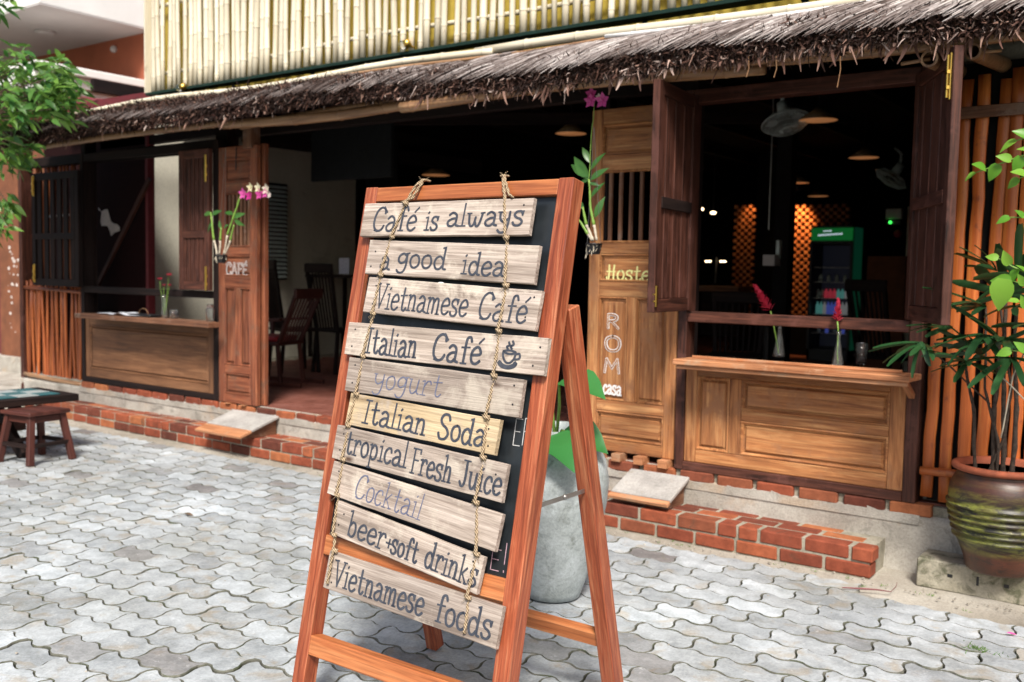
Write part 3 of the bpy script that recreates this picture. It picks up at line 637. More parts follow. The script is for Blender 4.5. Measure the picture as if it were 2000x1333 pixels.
# posts and beams of the front
def vpost(x, y, z0, z1, sx, sy, m, parent=cafe, name='post'): return box(name, (x - sx / 2, y - sy / 2, z0), (x + sx / 2, y + sy / 2, z1), M[m + '_z'], parent, .004)
def hbeam(x0, x1, y, z, sy, sz, m, parent=cafe, name='beam'): return box(name, (x0, y - sy / 2, z - sz / 2), (x1, y + sy / 2, z + sz / 2), M[m + '_x'], parent, .004)
vpost(-8.815, 5.15, .34, 2.72, .07, .12, 'black'); vpost(-9.95, 5.12, .02, 2.6, .06, .12, 'shutter')
vpost(-6.90, 5.28, .345, 2.9, .16, .12, 'black'); vpost(-3.20, 5.34, .345, 2.9, .08, .08, 'black')
vpost(-2.59, 5.30, .345, 2.9, .10, .10, 'black')
hbeam(-9.9, -6.83, 5.16, 2.47, .10, .09, 'black'); hbeam(-6.8, -2.6, 5.32, 2.62, .08, .14, 'black')
hbeam(-9.9, -.6, 5.16, 2.80, .10, .10, 'black')
for (p0, p1, s_) in (((-9.4, 7.4, 2.99), (-7.8, 9.9, 2.80), .16), ((-7.0, 5.5, 2.74), (-3.0, 9.5, 3.0), .10), ((-9.3, 5.6, 2.66), (-3.2, 5.6, 2.74), .08)):
    beam('beam', p0, p1, s_, .08, (0, 0, 1), M['black_x'], cafe)
for i in range(9):
    x = -9.0 + i * 1.05
    beam('roof_joist', (x, 5.3, 3.2), (x, 17.5, 3.22), .06, .12, (1, 0, 0), M['black_x'], cafe)
# dark divider with the light post beyond and board in the doorway
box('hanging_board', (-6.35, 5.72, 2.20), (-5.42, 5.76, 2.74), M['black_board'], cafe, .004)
bpost = box('post', (-6.37, 5.02, 2.40), (-6.27, 5.12, 2.62), M['brown_z'], cafe, .006)
pl = onX(690, 335, -9.45)
box('inner_column', (-3.42, 8.75, .345), (-3.28, 8.9, 3.28), M['dark_wall'], cafe, .003)
box('pipe', (-3.46, 8.70, 1.9), (-3.45, 8.71, 3.2), M['steel'], cafe, 0)
box('switch_box', *[tuple(v) for v in (far(1516, 470, 8.62), far(1526, 505, 8.66))], M['fan'], cafe, 0.002)
box('switch_box', *[tuple(v) for v in (far(1490, 498, 8.60), far(1524, 520, 8.66))], M['soffit'], cafe, 0.002)
# maroon boarding with a brace behind the left window
XM = onY(293, 430, 5.86).x
mb_ = box('maroon_board', (-9.9, 5.56, .345), (XM - .002, 5.60, 2.98), M['oxblood'], cafe, 0) if False else None
XM = onY(291, 430, 5.58).x
box('maroon_board', (-10.4, 5.56, .345), (XM, 5.60, 2.98), M['oxblood'], cafe, 0)
beam('brace', onY(190, 560, 5.52), onY(292, 350, 5.52), .05, .03, (0, 0, 1), M['shutter_x'], cafe)
box('maroon_jamb', (XM, 5.54, .345), (XM + .04, 5.62, 2.98), M['maroon'], cafe, .003)
q = MB(); c0 = onY(210, 432, 5.555)
ring = [(.30 * math.cos(a) * (1 + .35 * math.sin(3 * a + 1)) , .085 * math.sin(a) * (1 + .4 * math.sin(5 * a)) - .10 * math.cos(a)) for a in [i * math.pi / 12 for i in range(24)]]
q.prism([(c0.x + .55 * u, 5.557, c0.z + v) for u, v in ring], (0, -.003, 0)); q.build('torn_paper', M['peel'], cafe)
# louvred box on the side wall
lo = onX(538, 475, -9.47)
lv = thing('louvre_vent', 'narrow slatted grey louvre on cream side wall behind the CAFE door', 'louvre', tuple(onX(545, 480, -9.44)))
a0, a1 = onX(533, 350, -9.44), onX(560, 480, -9.44)
for i in range(22):
    z = 1.36 + i * .052
    beam('slat', (-9.44, a0.y - .1, z), (-9.44, a1.y, z), .05, .008, (.8, 0, -.6), M['fan'], lv, 0)
box('frame', (-9.475, a0.y - .12, 1.32), (-9.465, a1.y + .03, 2.50), M['black_board'], lv, 0)
# ------------------------------------------------------------------ carved panel doors
def raised(x0, x1, z0, z1, y, m, parent, name='panel', bev=.022, dep=.012):
    """a raised field: flat middle proud of a sunk margin"""
    mb = MB(); b = bev
    P = [(x0, y, z0), (x1, y, z0), (x1, y, z1), (x0, y, z1), (x0 + b * .5, y, z0 + b * .5), (x1 - b * .5, y, z0 + b * .5), (x1 - b * .5, y, z1 - b * .5), (x0 + b * .5, y, z1 - b * .5),
         (x0 + b, y - dep, z0 + b), (x1 - b, y - dep, z0 + b), (x1 - b, y - dep, z1 - b), (x0 + b, y - dep, z1 - b)]
    mb.add(P, [(0, 1, 5, 4), (1, 2, 6, 5), (2, 3, 7, 6), (3, 0, 4, 7), (4, 5, 9, 8), (5, 6, 10, 9), (6, 7, 11, 10), (7, 4, 8, 11), (8, 9, 10, 11)])
    return mb.build(name, m, parent)
def molding(x0, x1, z0, z1, y, m, parent, t=.014, d=.010):
    mb = MB()
    o_ = [(x0, z0), (x1, z0), (x1, z1), (x0, z1)]; i_ = [(x0 + t, z0 + t), (x1 - t, z0 + t), (x1 - t, z1 - t), (x0 + t, z1 - t)]
    mm_ = [(x0 + t * .45, z0 + t * .45), (x1 - t * .45, z0 + t * .45), (x1 - t * .45, z1 - t * .45), (x0 + t * .45, z1 - t * .45)]
    vs = [(a, y, b) for a, b in o_] + [(a, y - .004, b) for a, b in mm_] + [(a, y + d, b) for a, b in i_]
    fs = []
    for r_ in (0, 4):
        for k in range(4): l = (k + 1) % 4; fs.append((r_ + k, r_ + l, r_ + 4 + l, r_ + 4 + k))
    mb.add(vs, fs); return mb.build('molding', m, parent)
def panel_door(x0, x1, zb, zt, y, wm, nbal, th=.045, parent=None, name='panel_door', label='', group=None):
    d = thing(name, label, 'door', ((x0 + x1) / 2, y, zb), group)
    mz, mx = M[wm + '_z'], M[wm + '_x']; st = .075; H = zt - zb
    Z = lambda f: zb + f * H
    yb = y + th
    box('stile', (x0, y, zb), (x0 + st, yb, zt), mz, d, .005); box('stile', (x1 - st, y, zb), (x1, yb, zt), mz, d, .005)
    rails = [(0, .035), (.118, .150), (.455, .500), (.580, .612), (.822, .862), (.955, 1.0)]
    for a, b in rails: box('rail', (x0 + st, y + .003, Z(a)), (x1 - st, yb - .002, Z(b)), mx, d, .004)
    xa, xb = x0 + st, x1 - st; xm = (xa + xb) / 2
    box('muntin', (xm - .03, y + .002, Z(.150)), (xm + .03, yb - .002, Z(.455)), mz, d, .004)
    cells = [(xa, xb, Z(.035), Z(.118)), (xa, xm - .03, Z(.150), Z(.455)), (xm + .03, xb, Z(.150), Z(.455)), (xa, xb, Z(.500), Z(.580)), (xa, xb, Z(.862), Z(.955))]
    for i, (a, b, c, e) in enumerate(cells):
        mm_ = mz if i in (1, 2) else mx
        raised(a + .012, b - .012, c + .012, e - .012, y + .022, mm_, d); molding(a, b, c, e, y + .003, mm_, d)
        box('panel_back', (a, y + .026, c), (b, y + .032, e), mm_, d, 0)
    c, e = Z(.612), Z(.822); n = nbal
    molding(xa, xb, c, e, y + .003, mz, d)
    for i in range(n):
        x = xa + .02 + (xb - xa - .04) * (i + .5) / n
        box('baluster', (x - .0125, y + .014, c), (x + .0125, y + .036, e), M['brown_z'], d, .005)
    return d
hostel_door = panel_door(-3.155, -2.545, .385, 2.445, 5.085, 'door', 6, label='golden wood panel door lettered ROM casa beside the right window opening')
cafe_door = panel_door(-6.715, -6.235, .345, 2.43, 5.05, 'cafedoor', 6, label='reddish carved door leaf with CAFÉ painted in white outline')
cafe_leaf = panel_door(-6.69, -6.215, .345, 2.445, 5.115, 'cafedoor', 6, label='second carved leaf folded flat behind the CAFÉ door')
DF = lambda x, y, z: frame3((x, y, z), (1, 0, 0), (0, 0, 1))       # frame facing the street: x right, y up
def face(y): return Matrix(((1, 0, 0, 0), (0, 0, 1, y), (0, 1, 0, 0), (0, 0, 0, 1)))    # local (x, y, z) -> world (x, y+z, y)
def paint(name, y, jobs, m, parent, label=None, z=-.0006):
    mb = MB()
    for (t, x0, x1, zb, cap, hw) in jobs: write(mb, t, x0, x1, zb, cap, hw, face(y), z=z, slant=.05)
    o = mb.build(name, m, parent); return prop(o, label) if label else o
def outline(name, y, jobs, parent, inner, hw=.011, hi=.0055):
    a, b = MB(), MB()
    for (t, x0, x1, zb, cap) in jobs:
        s0 = rnd.getstate(); write(a, t, x0, x1, zb, cap, hw, face(y), z=-.0012); rnd.setstate(s0); write(b, t, x0, x1, zb, cap, hi, face(y), z=-.0030)
    o = a.build(name, M['chalk'], parent); b.build('letter_inside', inner, parent); return o
def hdoor(px, py): return onY(px, py, 5.095)
yR = 5.085 + .010 
outline('lettering', yR - .0008, [('R', hdoor(1185, 625).x, hdoor(1211, 625).x, hdoor(1196, 642).z, .082), ('O', hdoor(1182, 665).x, hdoor(1213, 665).x, hdoor(1197, 686).z, .088), ('M', hdoor(1179, 710).x, hdoor(1212, 710).x, hdoor(1196, 728).z, .082)], hostel_door, M['door_z'], .0085, .0042)
paint('lettering', yR, [('casa', hdoor(1178, 760).x, hdoor(1213, 760).x, hdoor(1195, 771).z, .085, .005)], M['chalk'], hostel_door)
paint('lettering', yR - .0005, [('Hostel', hdoor(1184, 540).x, hdoor(1278, 540).x, hdoor(1230, 548).z, .090, .0048)], M['chalk_y'], hostel_door)
outline('lettering', 5.05 + .0095, [('CAFÉ', -6.632, -6.362, onY(475, 538, 5.06).z, .095)], cafe_door, M['cafedoor_x'], .0095, .0036)
for i, xx in enumerate((-3.07, -2.93, -2.78, -2.62, -6.62, -6.42)): box('wood_wedge', (xx, 5.03, .338), (xx + .06, 5.12, .343 if xx < -6 else .384), M['shelf_x'], hostel_door if xx > -4 else cafe_door, .001)
beam('door_hook', (-6.48, 5.045, 2.42), (-6.485, 5.045, 2.24), .008, .006, (1, 0, 0), M['black_plastic'], cafe_door, .001)
# ------------------------------------------------------------------ window openings with their panels, shelves and shutters
def shutter_leaf(hinge, free, z0, z1, parent, boards, solid=True, wm='shutter', name='shutter', flip=1, midz=.46, midm=None):
    """one leaf from its hinge edge to its free edge (both in plan)"""
    h, f = Vector(hinge), Vector(free); d = (f - h); L = d.length; d.normalize()
    F = Matrix(((d.x, -d.y, 0, h.x), (d.y, d.x, 0, h.y), (0, 0, 1, (z0)), (0, 0, 0, 1)))
    H = z1 - z0; e = bpy.data.objects.new(name, None); e.empty_display_size = .1; place(e, parent, F)
    mz, mx = M[wm + '_z'], M[wm + '_x']; st = .062; t = .02
    def bx(nm, a, b, m, ch=.003):
        return MB().box(a, b, ch).build(nm, m, e, F @ Matrix.Translation((0, 0, 0)))
    bx('stile', (0, -t, 0), (st, t, H), mz); bx('stile', (L - st, -t, 0), (L, t, H), mz)
    for a, b in ((0, .07), (H - .07, H)): bx('rail', (st, -t + .002, a), (L - st, t - .002, b), mx)
    bx('rail', (st, -t - .004, H * midz - .03), (L - st, t + .004, H * midz + .03), M[midm or wm + '_x'] if True else None)
    n = boards; w_ = (L - 2 * st) / n
    if solid:
        me = MB().box((.0012, -.009, 0), (w_ - .0012, .009, H - .14), .004)
    else:
        me = MB().box((w_ * .18, -.010, 0), (w_ * .78, .010, H - .14), .003)
    me = me.mesh('board' if solid else 'slat', mz)
    for i in range(n): inst('board' if solid else 'slat', me, F @ Matrix.Translation((st + i * w_, .003 * (i % 2), .07)), e)
    return e, F, L, H
def brass_bolt(parent, p, h, F=None):
    Mx = Matrix.Translation(p) if F is None else F @ Matrix.Translation(p)
    mb = MB().box((-.011, -.004, -h / 2), (.011, .004, h / 2), .002)
    mb.tube([(0, -.010, -h / 2 + .01), (0, -.010, h / 2 - .01)], .006, 8)
    mb.box((-.014, -.017, -h * .28), (.014, -.003, -h * .20), .001); mb.box((-.014, -.017, h * .05), (.014, -.003, h * .13), .001)
    return mb.build('brass_bolt', M['brass'], parent, Mx)
def serving_window(name, label, x0, x1, wm_frame, wm_panel, cells, cat='window'):
    s = thing(name, label, cat, ((x0 + x1) / 2, 5.08, .34))
    fz, fx = M[wm_frame + '_z'], M[wm_frame + '_x']
    box('jamb', (x0 - .055, 5.06, .342), (x0, 5.17, 2.50), fz, s, .004); box('jamb', (x1, 5.06, .342), (x1 + .065, 5.17, 2.50), fz, s, .004)
    box('header', (x0, 5.065, 2.425), (x1, 5.165, 2.50), fx, s, .004); box('middle_rail', (x0, 5.062, 1.195), (x1, 5.14, 1.255), fx, s, .004)
    box('sill', (x0, 5.058, .342), (x1, 5.17, .392), fx, s, .004)
    mz, mx = M[wm_panel + '_z'], M[wm_panel + '_x']; za, zb = .392, .955; y = 5.072
    box('stile', (x0 + .001, y, za), (x0 + .07, y + .045, zb), mz, s, .004); box('stile', (x1 - .08, y, za), (x1 - .001, y + .045, zb), mz, s, .004)
    box('rail', (x0 + .07, y + .002, za), (x1 - .08, y + .043, za + .075), mx, s, .004); box('rail', (x0 + .07, y + .002, zb - .065), (x1 - .08, y + .043, zb), mx, s, .004)
    for (a, b, c, e, up) in cells:
        raised(a + .012, b - .012, c + .012, e - .012, y + .020, mz if up else mx, s); molding(a, b, c, e, y + .003, mz if up else mx, s, .018); box('panel_back', (a, y + .024, c), (b, y + .03, e), mx, s, 0)
    return s
xr0, xr1 = -2.475, -1.262
winR = serving_window('serving_window', 'right serving hatch with honey-coloured panelled counter front and two dark shutters', xr0, xr1, 'shutter', 'door',
    [(xr0 + .07, -2.205, .467, .890, True), (-2.135, xr1 - .08, .467, .660, False), (-2.135, xr1 - .08, .715, .890, False)])
box('muntin', (-2.205, 5.074, .467), (-2.135, 5.117, .890), M['door_z'], winR, .004); box('rail', (-2.135, 5.075, .660), (xr1 - .08, 5.116, .715), M['door_x'], winR, .004)
box('shelf_board', (-2.445, 4.835, .968), (-1.192, 4.95, .998), M['shelf_x'], winR, .004); box('shelf_board', (-2.445, 4.952, .966), (-1.192, 5.055, .996), M['shelf_x'], winR, .004)
box('shelf_lip', (-2.43, 4.850, .945), (-1.205, 4.872, .967), M['shelf_x'], winR, .003)
box('shelf_edge', (-2.40, 4.985, .9975), (-1.27, 5.005, 1.012), M['shelf_x'], winR, .002)
for x in (-1.235,): beam('bracket', (x, 5.06, .88), (x, 4.92, .955), .03, .03, (1, 0, 0), M['shelf_x'], winR)
e1, F1, L1, H1 = shutter_leaf((-2.463, 5.055), (-2.405, 4.49), 1.262, 2.455, winR, 7, True, midz=.48, midm='black_x')
brass_bolt(winR, (L1 - .014, .026, .085), .11, F1 @ Matrix.Identity(4))
e2, F2, L2, H2 = shutter_leaf((-1.268, 5.055), (-.975, 4.505), 1.262, 2.455, winR, 7, True, midz=.47, midm='shutter_x')
brass_bolt(winR, (L2 - .03, -.024, H2 - .125), .20, F2)
xl0, xl1 = -8.77, -6.80
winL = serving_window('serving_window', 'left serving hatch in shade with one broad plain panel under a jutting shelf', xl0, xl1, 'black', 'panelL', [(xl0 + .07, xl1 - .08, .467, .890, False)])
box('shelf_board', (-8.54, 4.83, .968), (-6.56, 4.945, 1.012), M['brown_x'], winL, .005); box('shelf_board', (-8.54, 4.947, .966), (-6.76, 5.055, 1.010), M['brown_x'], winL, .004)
e3, F3, L3, H3 = shutter_leaf((-6.775, 5.02), (-7.185, 5.02), 1.262, 2.425, winL, 10, False, midz=.40)
brass_bolt(winL, (.035, .026, H3 - .16), .22, F3); brass_bolt(winL, (.035, .026, .10), .20, F3)
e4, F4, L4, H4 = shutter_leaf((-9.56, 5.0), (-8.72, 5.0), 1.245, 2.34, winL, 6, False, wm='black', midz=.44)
brass_bolt(winL, (.05, -.026, H4 - .12), .20, F4); brass_bolt(winL, (.05, -.026, .12), .18, F4)
# ------------------------------------------------------------------ bamboo walls
fenceL = thing('bamboo_wall', 'thin red-brown bamboo canes upright at the far left end below a dark shutter', 'bamboo wall', (-9.37, 5.10, .1))
CB = [cane(.016, 1.22, i, .30, .012).mesh('cane', M['bam_brown'], 'all') for i in range(5)]
CT = [cane(.015, 1.25, 20 + i, .30, .012).mesh('cane', M['bam_brown'], 'all') for i in range(4)]
x = -9.90; k = 0
while x < -8.87:
    inst('cane', CB[k % 5], Matrix.Translation((x, 5.115 + rnd.uniform(-.01, .015), .06)) @ Matrix.Rotation(R(rnd.uniform(-1.4, 1.4)), 4, 'Y') @ Matrix.Scale(1 + rnd.uniform(-.02, .02), 4), fenceL)
    x += rnd.choice([.034, .036, .040, .052]); k += 1
x = -9.86
while x < -8.87:
    inst('cane', CT[k % 4], Matrix.Translation((x, 5.18 + rnd.uniform(-.01, .015), 1.22)) @ Matrix.Rotation(R(rnd.uniform(-1.2, 1.2)), 4, 'Y'), fenceL)
    x += rnd.choice([.05, .075, .09]); k += 1
def laidpole(name, p0, p1, r, m, parent, seed=1, nodes=.33, bend=.01, n=10):
    p0, p1 = Vector(p0), Vector(p1); L = (p1 - p0).length
    me = cane(r, L, seed, nodes, bend, n); z = (p1 - p0).normalized(); x_ = z.orthogonal().normalized(); y_ = z.cross(x_)
    Mx = Matrix(((x_.x, y_.x, z.x, p0.x), (x_.y, y_.y, z.y, p0.y), (x_.z, y_.z, z.z, p0.z), (0, 0, 0, 1)))
    return me.build(name, m, parent, Mx, 'all')
laidpole('rail', (-9.90, 5.07, .325), (-8.84, 5.07, .315), .022, M['bam_pole'], fenceL, 3, .4); laidpole('rail', (-9.92, 5.085, 1.205), (-8.86, 5.085, 1.20), .018, M['bam_brown'], fenceL, 4)
laidpole('rail', (-9.86, 5.20, 1.95), (-8.87, 5.20, 1.95), .012, M['chalk'], fenceL, 5, .12)
box('sheet', (-9.92, 5.22, .06), (-8.85, 5.235, 1.21), M['oxblood'], fenceL, 0)
fenceR = thing('bamboo_wall', 'wall of broad flat orange bamboo slats right of the window behind the potted palm', 'bamboo wall', (-.6, 5.1, .35))
SB = []
for i in range(5):
    q = random.Random(i); mb = MB(); zs = 14; L = 2.06; hw = .0285
    for j in range(zs + 1):
        z = L * j / zs; wob = .004 * math.sin(q.uniform(0, 6) + j * .8); ww = hw + q.uniform(-.0012, .0012)
        mb.v += [(-ww + wob, .003, z), (-ww * .86 + wob, -.004, z), (ww * .86 + wob, -.004, z), (ww + wob, .003, z), (ww + wob, .012, z), (-ww + wob, .012, z)]
    for j in range(zs):
        for k in range(6): a = 6 * j + k; b = 6 * j + (k + 1) % 6; mb.f.append((a, b, b + 6, a + 6))
    mb.f += [tuple(reversed(range(6))), tuple(range(6 * zs, 6 * zs + 6))]
    SB.append(mb.mesh('slat', M['bam_orange'], 'all'))
x = -1.150; k = 0
while x < .9:
    inst('slat', SB[k % 5], Matrix.Translation((x, 5.085 + .01 * (k % 2), .372 + rnd.uniform(-.015, .012))) @ Matrix.Rotation(R(rnd.uniform(-.5, .9)), 4, 'Y') @ Matrix.Scale(1 + rnd.uniform(-.006, .006), 4), fenceR)
    x += rnd.uniform(.070, .081); k += 1
laidpole('rail', (-1.175, 5.055, .515), (.9, 5.055, .53), .021, M['bam_orange'], fenceR, 8, .35); laidpole('rail', (-1.09, 5.125, 1.41), (.9, 5.125, 1.42), .018, M['bam_orange'], fenceR, 9)
beam('rail', (-1.10, 5.060, 2.255), (.9, 5.06, 2.27), .055, .022, (0, 0, 1), M['brown_x'], fenceR)
box('dark_sheet', (-1.16, 5.135, .36), (.9, 5.15, 2.5), M['dark_wall'], fenceR, 0)
# ------------------------------------------------------------------ brick step
step = thing('brick_step', 'long low red brick step running along the foot of the cafe', 'step', (-5.2, 4.9, 0))
SBM = [brickmesh(.222, .068, .10, 10 + i).mesh('brick', M['brick']) for i in range(5)]
SBT = [brickmesh(.216, .030, .098, 20 + i).mesh('brick', M['brick']) for i in range(4)]
SBH = [brickmesh(.102, .068, .11, 30 + i).mesh('brick', M['brick']) for i in range(3)]
ys = 4.85
def yfront(x): return 4.80 + .10 * max(0, (-5.0 - x) / 5) * .9 + .015 * math.sin(x)
x = -9.575; k = 0
while x < -1.44:
    L = .236; inst('brick', SBM[k % 5], Matrix.Translation((x + L / 2, yfront(x) + .05 + rnd.uniform(-.003, .003), .036)) @ Matrix.Rotation(R(rnd.uniform(-.8, .8)), 4, 'Z'), step)
    x += L; k += 1
x = -1.305; k = 0; pat = [1, 0, 0, 1, 1]
while x > -9.6:
    half = pat[k] if k < 5 else (k % 8 == 3); L = .118 if half else .236
    inst('brick', (SBH if half else SBM)[k % 3], Matrix.Translation((x - L / 2, yfront(x - L / 2) + .052 + rnd.uniform(-.002, .002), .113)) @ Matrix.Rotation(R(rnd.uniform(-.6, .6)), 4, 'Z'), step)
    x -= L; k += 1
for r_ in range(2):
    x = -9.5 + .09 * r_; k = 0
    while x < -1.53:
        if r_ == 1 or k >= 0:
            inst('brick', SBT[k % 4], Matrix.Translation((x + .11, yfront(x) + .158 + .0 + r_ * .1, .1350 + rnd.uniform(-.002, .002))) @ Matrix.Diagonal((1, .92, 1, 1)) , step)
        x += .232; k += 1
mb = MB(); nn = 60
for i in range(nn):
    xa = -9.63 + (8.30) * i / nn; xb = -9.63 + 8.30 * (i + 1) / nn; y0, y1 = yfront(xa) + .009, yfront(xb) + .009
    mb.add([(xa, y0, -.02), (xb, y1, -.02), (xb, y1, .144), (xa, y0, .144), (xa, YW + .02, .147), (xb, YW + .02, .147)], [(0, 1, 2, 3), (3, 2, 5, 4)])
mb.add([(-1.33, 4.805, -.02), (-1.33, YW, -.02), (-1.33, YW, .147), (-1.33, 4.805, .144)], [(0, 1, 2, 3)])
mb.build('mortar', M['mortar'], step)
# ------------------------------------------------------------------ small ramps
def ramp_thing(x0, x1, ya, yb, za, zb, label, plank):
    t = thing('wedge_ramp', label, 'ramp', ((x0 + x1) / 2, (ya + yb) / 2, .152))
    mb = MB(); mb.prism([(x0 + .03, ya + .07, .152), (x0 + .03, yb, .152), (x0 + .03, yb, zb - .03), (x0 + .03, ya + .07, .185)], (x1 - x0 - .06, 0, 0)); mb.build('side', M['brown_y'], t)
    d = Vector((0, yb - ya, zb - za)).normalized(); F = frame3(((x0 + x1) / 2, (ya + yb) / 2, (za + zb) / 2), (1, 0, 0), d); hl = (Vector((0, yb - ya, zb - za)).length) / 2; hw = (x1 - x0) / 2
    MB().box((-hw, -hl + plank, -.022), (hw, hl, 0), .004).build('cement_slab', M['stair_cement'], t, F)
    MB().box((-hw - .004, -hl, -.026), (hw, -hl + plank - .002, -.004), .003).build('front_board', M['shelf_x'], t, F)
    return t
ramp_thing(-2.80, -2.42, 4.775, 5.045, .200, .310, 'small cement-topped ramp below the ROM casa door', .04)
ramp_thing(-6.50, -5.95, 4.66, 5.04, .185, .300, 'wider ramp with a bare wooden front board below the CAFÉ door', .12)

# ------------------------------------------------------------------ bamboo screen of the upper floor
scr = thing('bamboo_screen', 'upright pale bamboo canes screening the upper floor above the thatch', 'bamboo screen', (-4.5, 5.1, 2.97))
CP = [cane(rr_, 1.15, 40 + i, .27, .008).mesh('cane', M['bam_pale'], 'all') for i, rr_ in enumerate((.019, .022, .024, .020, .026, .0215, .018, .023))]
x = -7.68; k = 0
while x < -.2:
    inst('cane', CP[rnd.randrange(8)], Matrix.Translation((x, 5.10 + rnd.uniform(-.004, .004), 2.975 + rnd.uniform(-.008, .006))) @ Matrix.Rotation(R(rnd.uniform(-.7, .7)), 4, 'Y') @ Matrix.Rotation(rnd.uniform(0, 6), 4, 'Z'), scr)
    x += rnd.uniform(.066, .080) + (.008 if x > -5 else 0); k += 1
for z in (3.13, 3.72): laidpole('rail', (-7.72, 5.145, z), (-.2, 5.145, z + .01), .017, M['bam_pale'], scr, int(z * 10), .24, .008)
box('base_angle', (-7.74, 5.055, 2.945), (1.5, 5.16, 2.968), M['green_tin'], scr, .002)
for x in [-7.6 + .95 * i for i in range(9)]: beam('bracket', (x, 5.14, 2.94), (x + .05, 5.40, 2.78), .03, .02, (1, 0, 0), M['green_tin'], scr)
box('end_cane_cap', (-7.76, 5.06, 2.97), (-7.745, 5.15, 4.12), M['bam_pale'], scr, 0)
# ------------------------------------------------------------------ thatched awning
aw = thing('thatched_awning', 'shaggy palm-leaf eave on bamboo poles running above the whole cafe front', 'awning', (-4.6, 4.7, 2.5))
def eave(x):        # gentle sag and crooked line of the eave
    return .032 + .030 * min(1, max(0, (-2.5 - x) / 4)) + .018 * math.sin(x * .9 + .5) + .015 * math.sin(x * 2.3)
XA, XB = -9.35, 1.2
laidpole('ridge_pole', (-8.9, 4.89, 2.838), (-3.75, 4.87, 2.828), .026, M['bam_pale'], aw, 61, .36, .012); laidpole('ridge_pole', (-3.9, 4.87, 2.832), (1.2, 4.90, 2.788), .030, M['bam_pale'], aw, 62, .42, .012)
laidpole('split_cane', (-9.2, 4.83, 2.79), (-2.7, 4.80, 2.785), .012, M['bam_pole'], aw, 63, .3); laidpole('split_cane', (-2.9, 4.80, 2.79), (1.2, 4.83, 2.745), .012, M['chalk'], aw, 64, .3)
laidpole('purlin', (-9.3, 4.60, 2.50), (-6.05, 4.66, 2.545), .028, M['bam_pole'], aw, 65); laidpole('purlin', (-6.12, 4.66, 2.500), (-1.2, 4.60, 2.535), .036, M['bam_pole'], aw, 66, .4, .02)
laidpole('purlin', (-4.20, 4.53, 2.478), (-1.9, 4.66, 2.50), .034, M['bam_pole'], aw, 67, .5, .012); laidpole('purlin', (-6.30, 4.95, 2.575), (-3.6, 4.95, 2.62), .030, M['bam_pole'], aw, 68)
laidpole('purlin', (-3.0, 4.72, 2.545), (1.2, 4.70, 2.50), .028, M['bam_pole'], aw, 69)
for i, x in enumerate((-8.6, -7.7, -5.3, -3.5, -2.2)): laidpole('rafter', (x, 4.58, 2.585), (x + .02, 5.25, 2.86), .026, M['bam_pole'], aw, 70 + i)
def open_pole(p0, p1, r):
    p0, p1 = Vector(p0), Vector(p1); mb = MB(); mb.tube([p0, p1], r, 14, False); mb.tube([p0 + (p1 - p0) * .02, p1], r * .72, 14, False)
    z = (p1 - p0).normalized(); a = z.orthogonal().normalized(); b = z.cross(a); k = len(mb.v)
    for rr_ in (r, r * .72):
        for i in range(14): t = 2 * math.pi * i / 14; mb.v.append(tuple(p0 + (a * math.cos(t) + b * math.sin(t)) * rr_))
    for i in range(14): j = (i + 1) % 14; mb.f.append((k + i, k + j, k + 14 + j, k + 14 + i))
    return mb.build('rafter', M['bam_pole'], aw, None, 'all')
pa, pb = onY(1815, 115, 4.62), onY(1900, 101, 4.62)
open_pole(pa, pa + Vector((.02, .8, .05)), .038); open_pole(pb, pb + Vector((.05, .8, .05)), .036)
laidpole('rafter_tie', pb + Vector((.03, 0, .0)), pb + Vector((.11, .02, .005)), .007, M['bam_pole'], aw, 80); laidpole('rafter_tie', pa + Vector((-.12, 0, -.01)), pa + Vector((.0, .02, .005)), .009, M['bam_pole'], aw, 81)
# roof sheet added under the leaves to block light from above
mb = MB(); nn = 60
for i in range(nn + 1):
    x = XA + (XB - XA) * i / nn; e = eave(x)
    mb.v += [(x, 4.58, 2.525 + e), (x, 5.40, 2.88), (x, 5.40, 2.90), (x, 4.58, 2.54 + e)]
for i in range(nn):
    a = 4 * i
    for k in range(4): mb.f.append((a + k, a + (k + 1) % 4, a + 4 + (k + 1) % 4, a + 4 + k))
mb.f += [(0, 1, 2, 3), tuple(4 * nn + i for i in (3, 2, 1, 0))]
mb.build('light_block_sheet', M['dark_ceiling'], aw)
# bleached fronds lying on the slope: leaflets in herringbone from ribs
tp = MB(); q = random.Random(5)
def blade(mb, p, d, L, wd, sh, droop=.3, n=3, up=Vector((0, -.45, .9)), curl=0.0):
    d = Vector(d).normalized(); s_ = d.cross(up).normalized(); u_ = s_.cross(d); vs = []
    for i in range(n + 1):
        t = i / n; c = Vector(p) + d * (L * t) - Vector((0, 0, 1)) * (droop * L * t * t) + s_ * (curl * L * t * t); hw = wd / 2 * (1 - .75 * t ** 1.6)
        vs += [c - s_ * hw - u_ * hw * .30, c + s_ * hw * .9 + u_ * hw * .25]
    mb.add(vs, [(2 * i, 2 * i + 1, 2 * i + 3, 2 * i + 2) for i in range(n)], sh)
for i in range(12500):
    x = q.uniform(XA, XB) if i % 3 else q.uniform(-3.6, XB); fo = random.Random(math.floor(x / .22 + .3 * math.sin(x * 7))); fa_, fh = fo.gauss(0, .22), fo.uniform(-.006, .014); e = eave(x); t = q.random() ** .8
    y = 4.84 - .29 * t; z = 2.768 - .085 * t - .065 * t * t + e * t + q.uniform(-.004, .016) + fh
    sgn = 1 if (math.floor(x / .34) % 3) else -.35
    blade(tp, (x, y, z), (-.80 + fa_ + q.gauss(0, .10), -1, -.30 - .25 * t), q.uniform(.10, .22), q.uniform(.005, .013), min(1, max(0, .62 + fo.uniform(-.18, .12) - (.22 if x < -3.8 else 0) + q.gauss(0, .20))), .10, 3, Vector((0, -.4, .9)), q.uniform(-.15, .2))
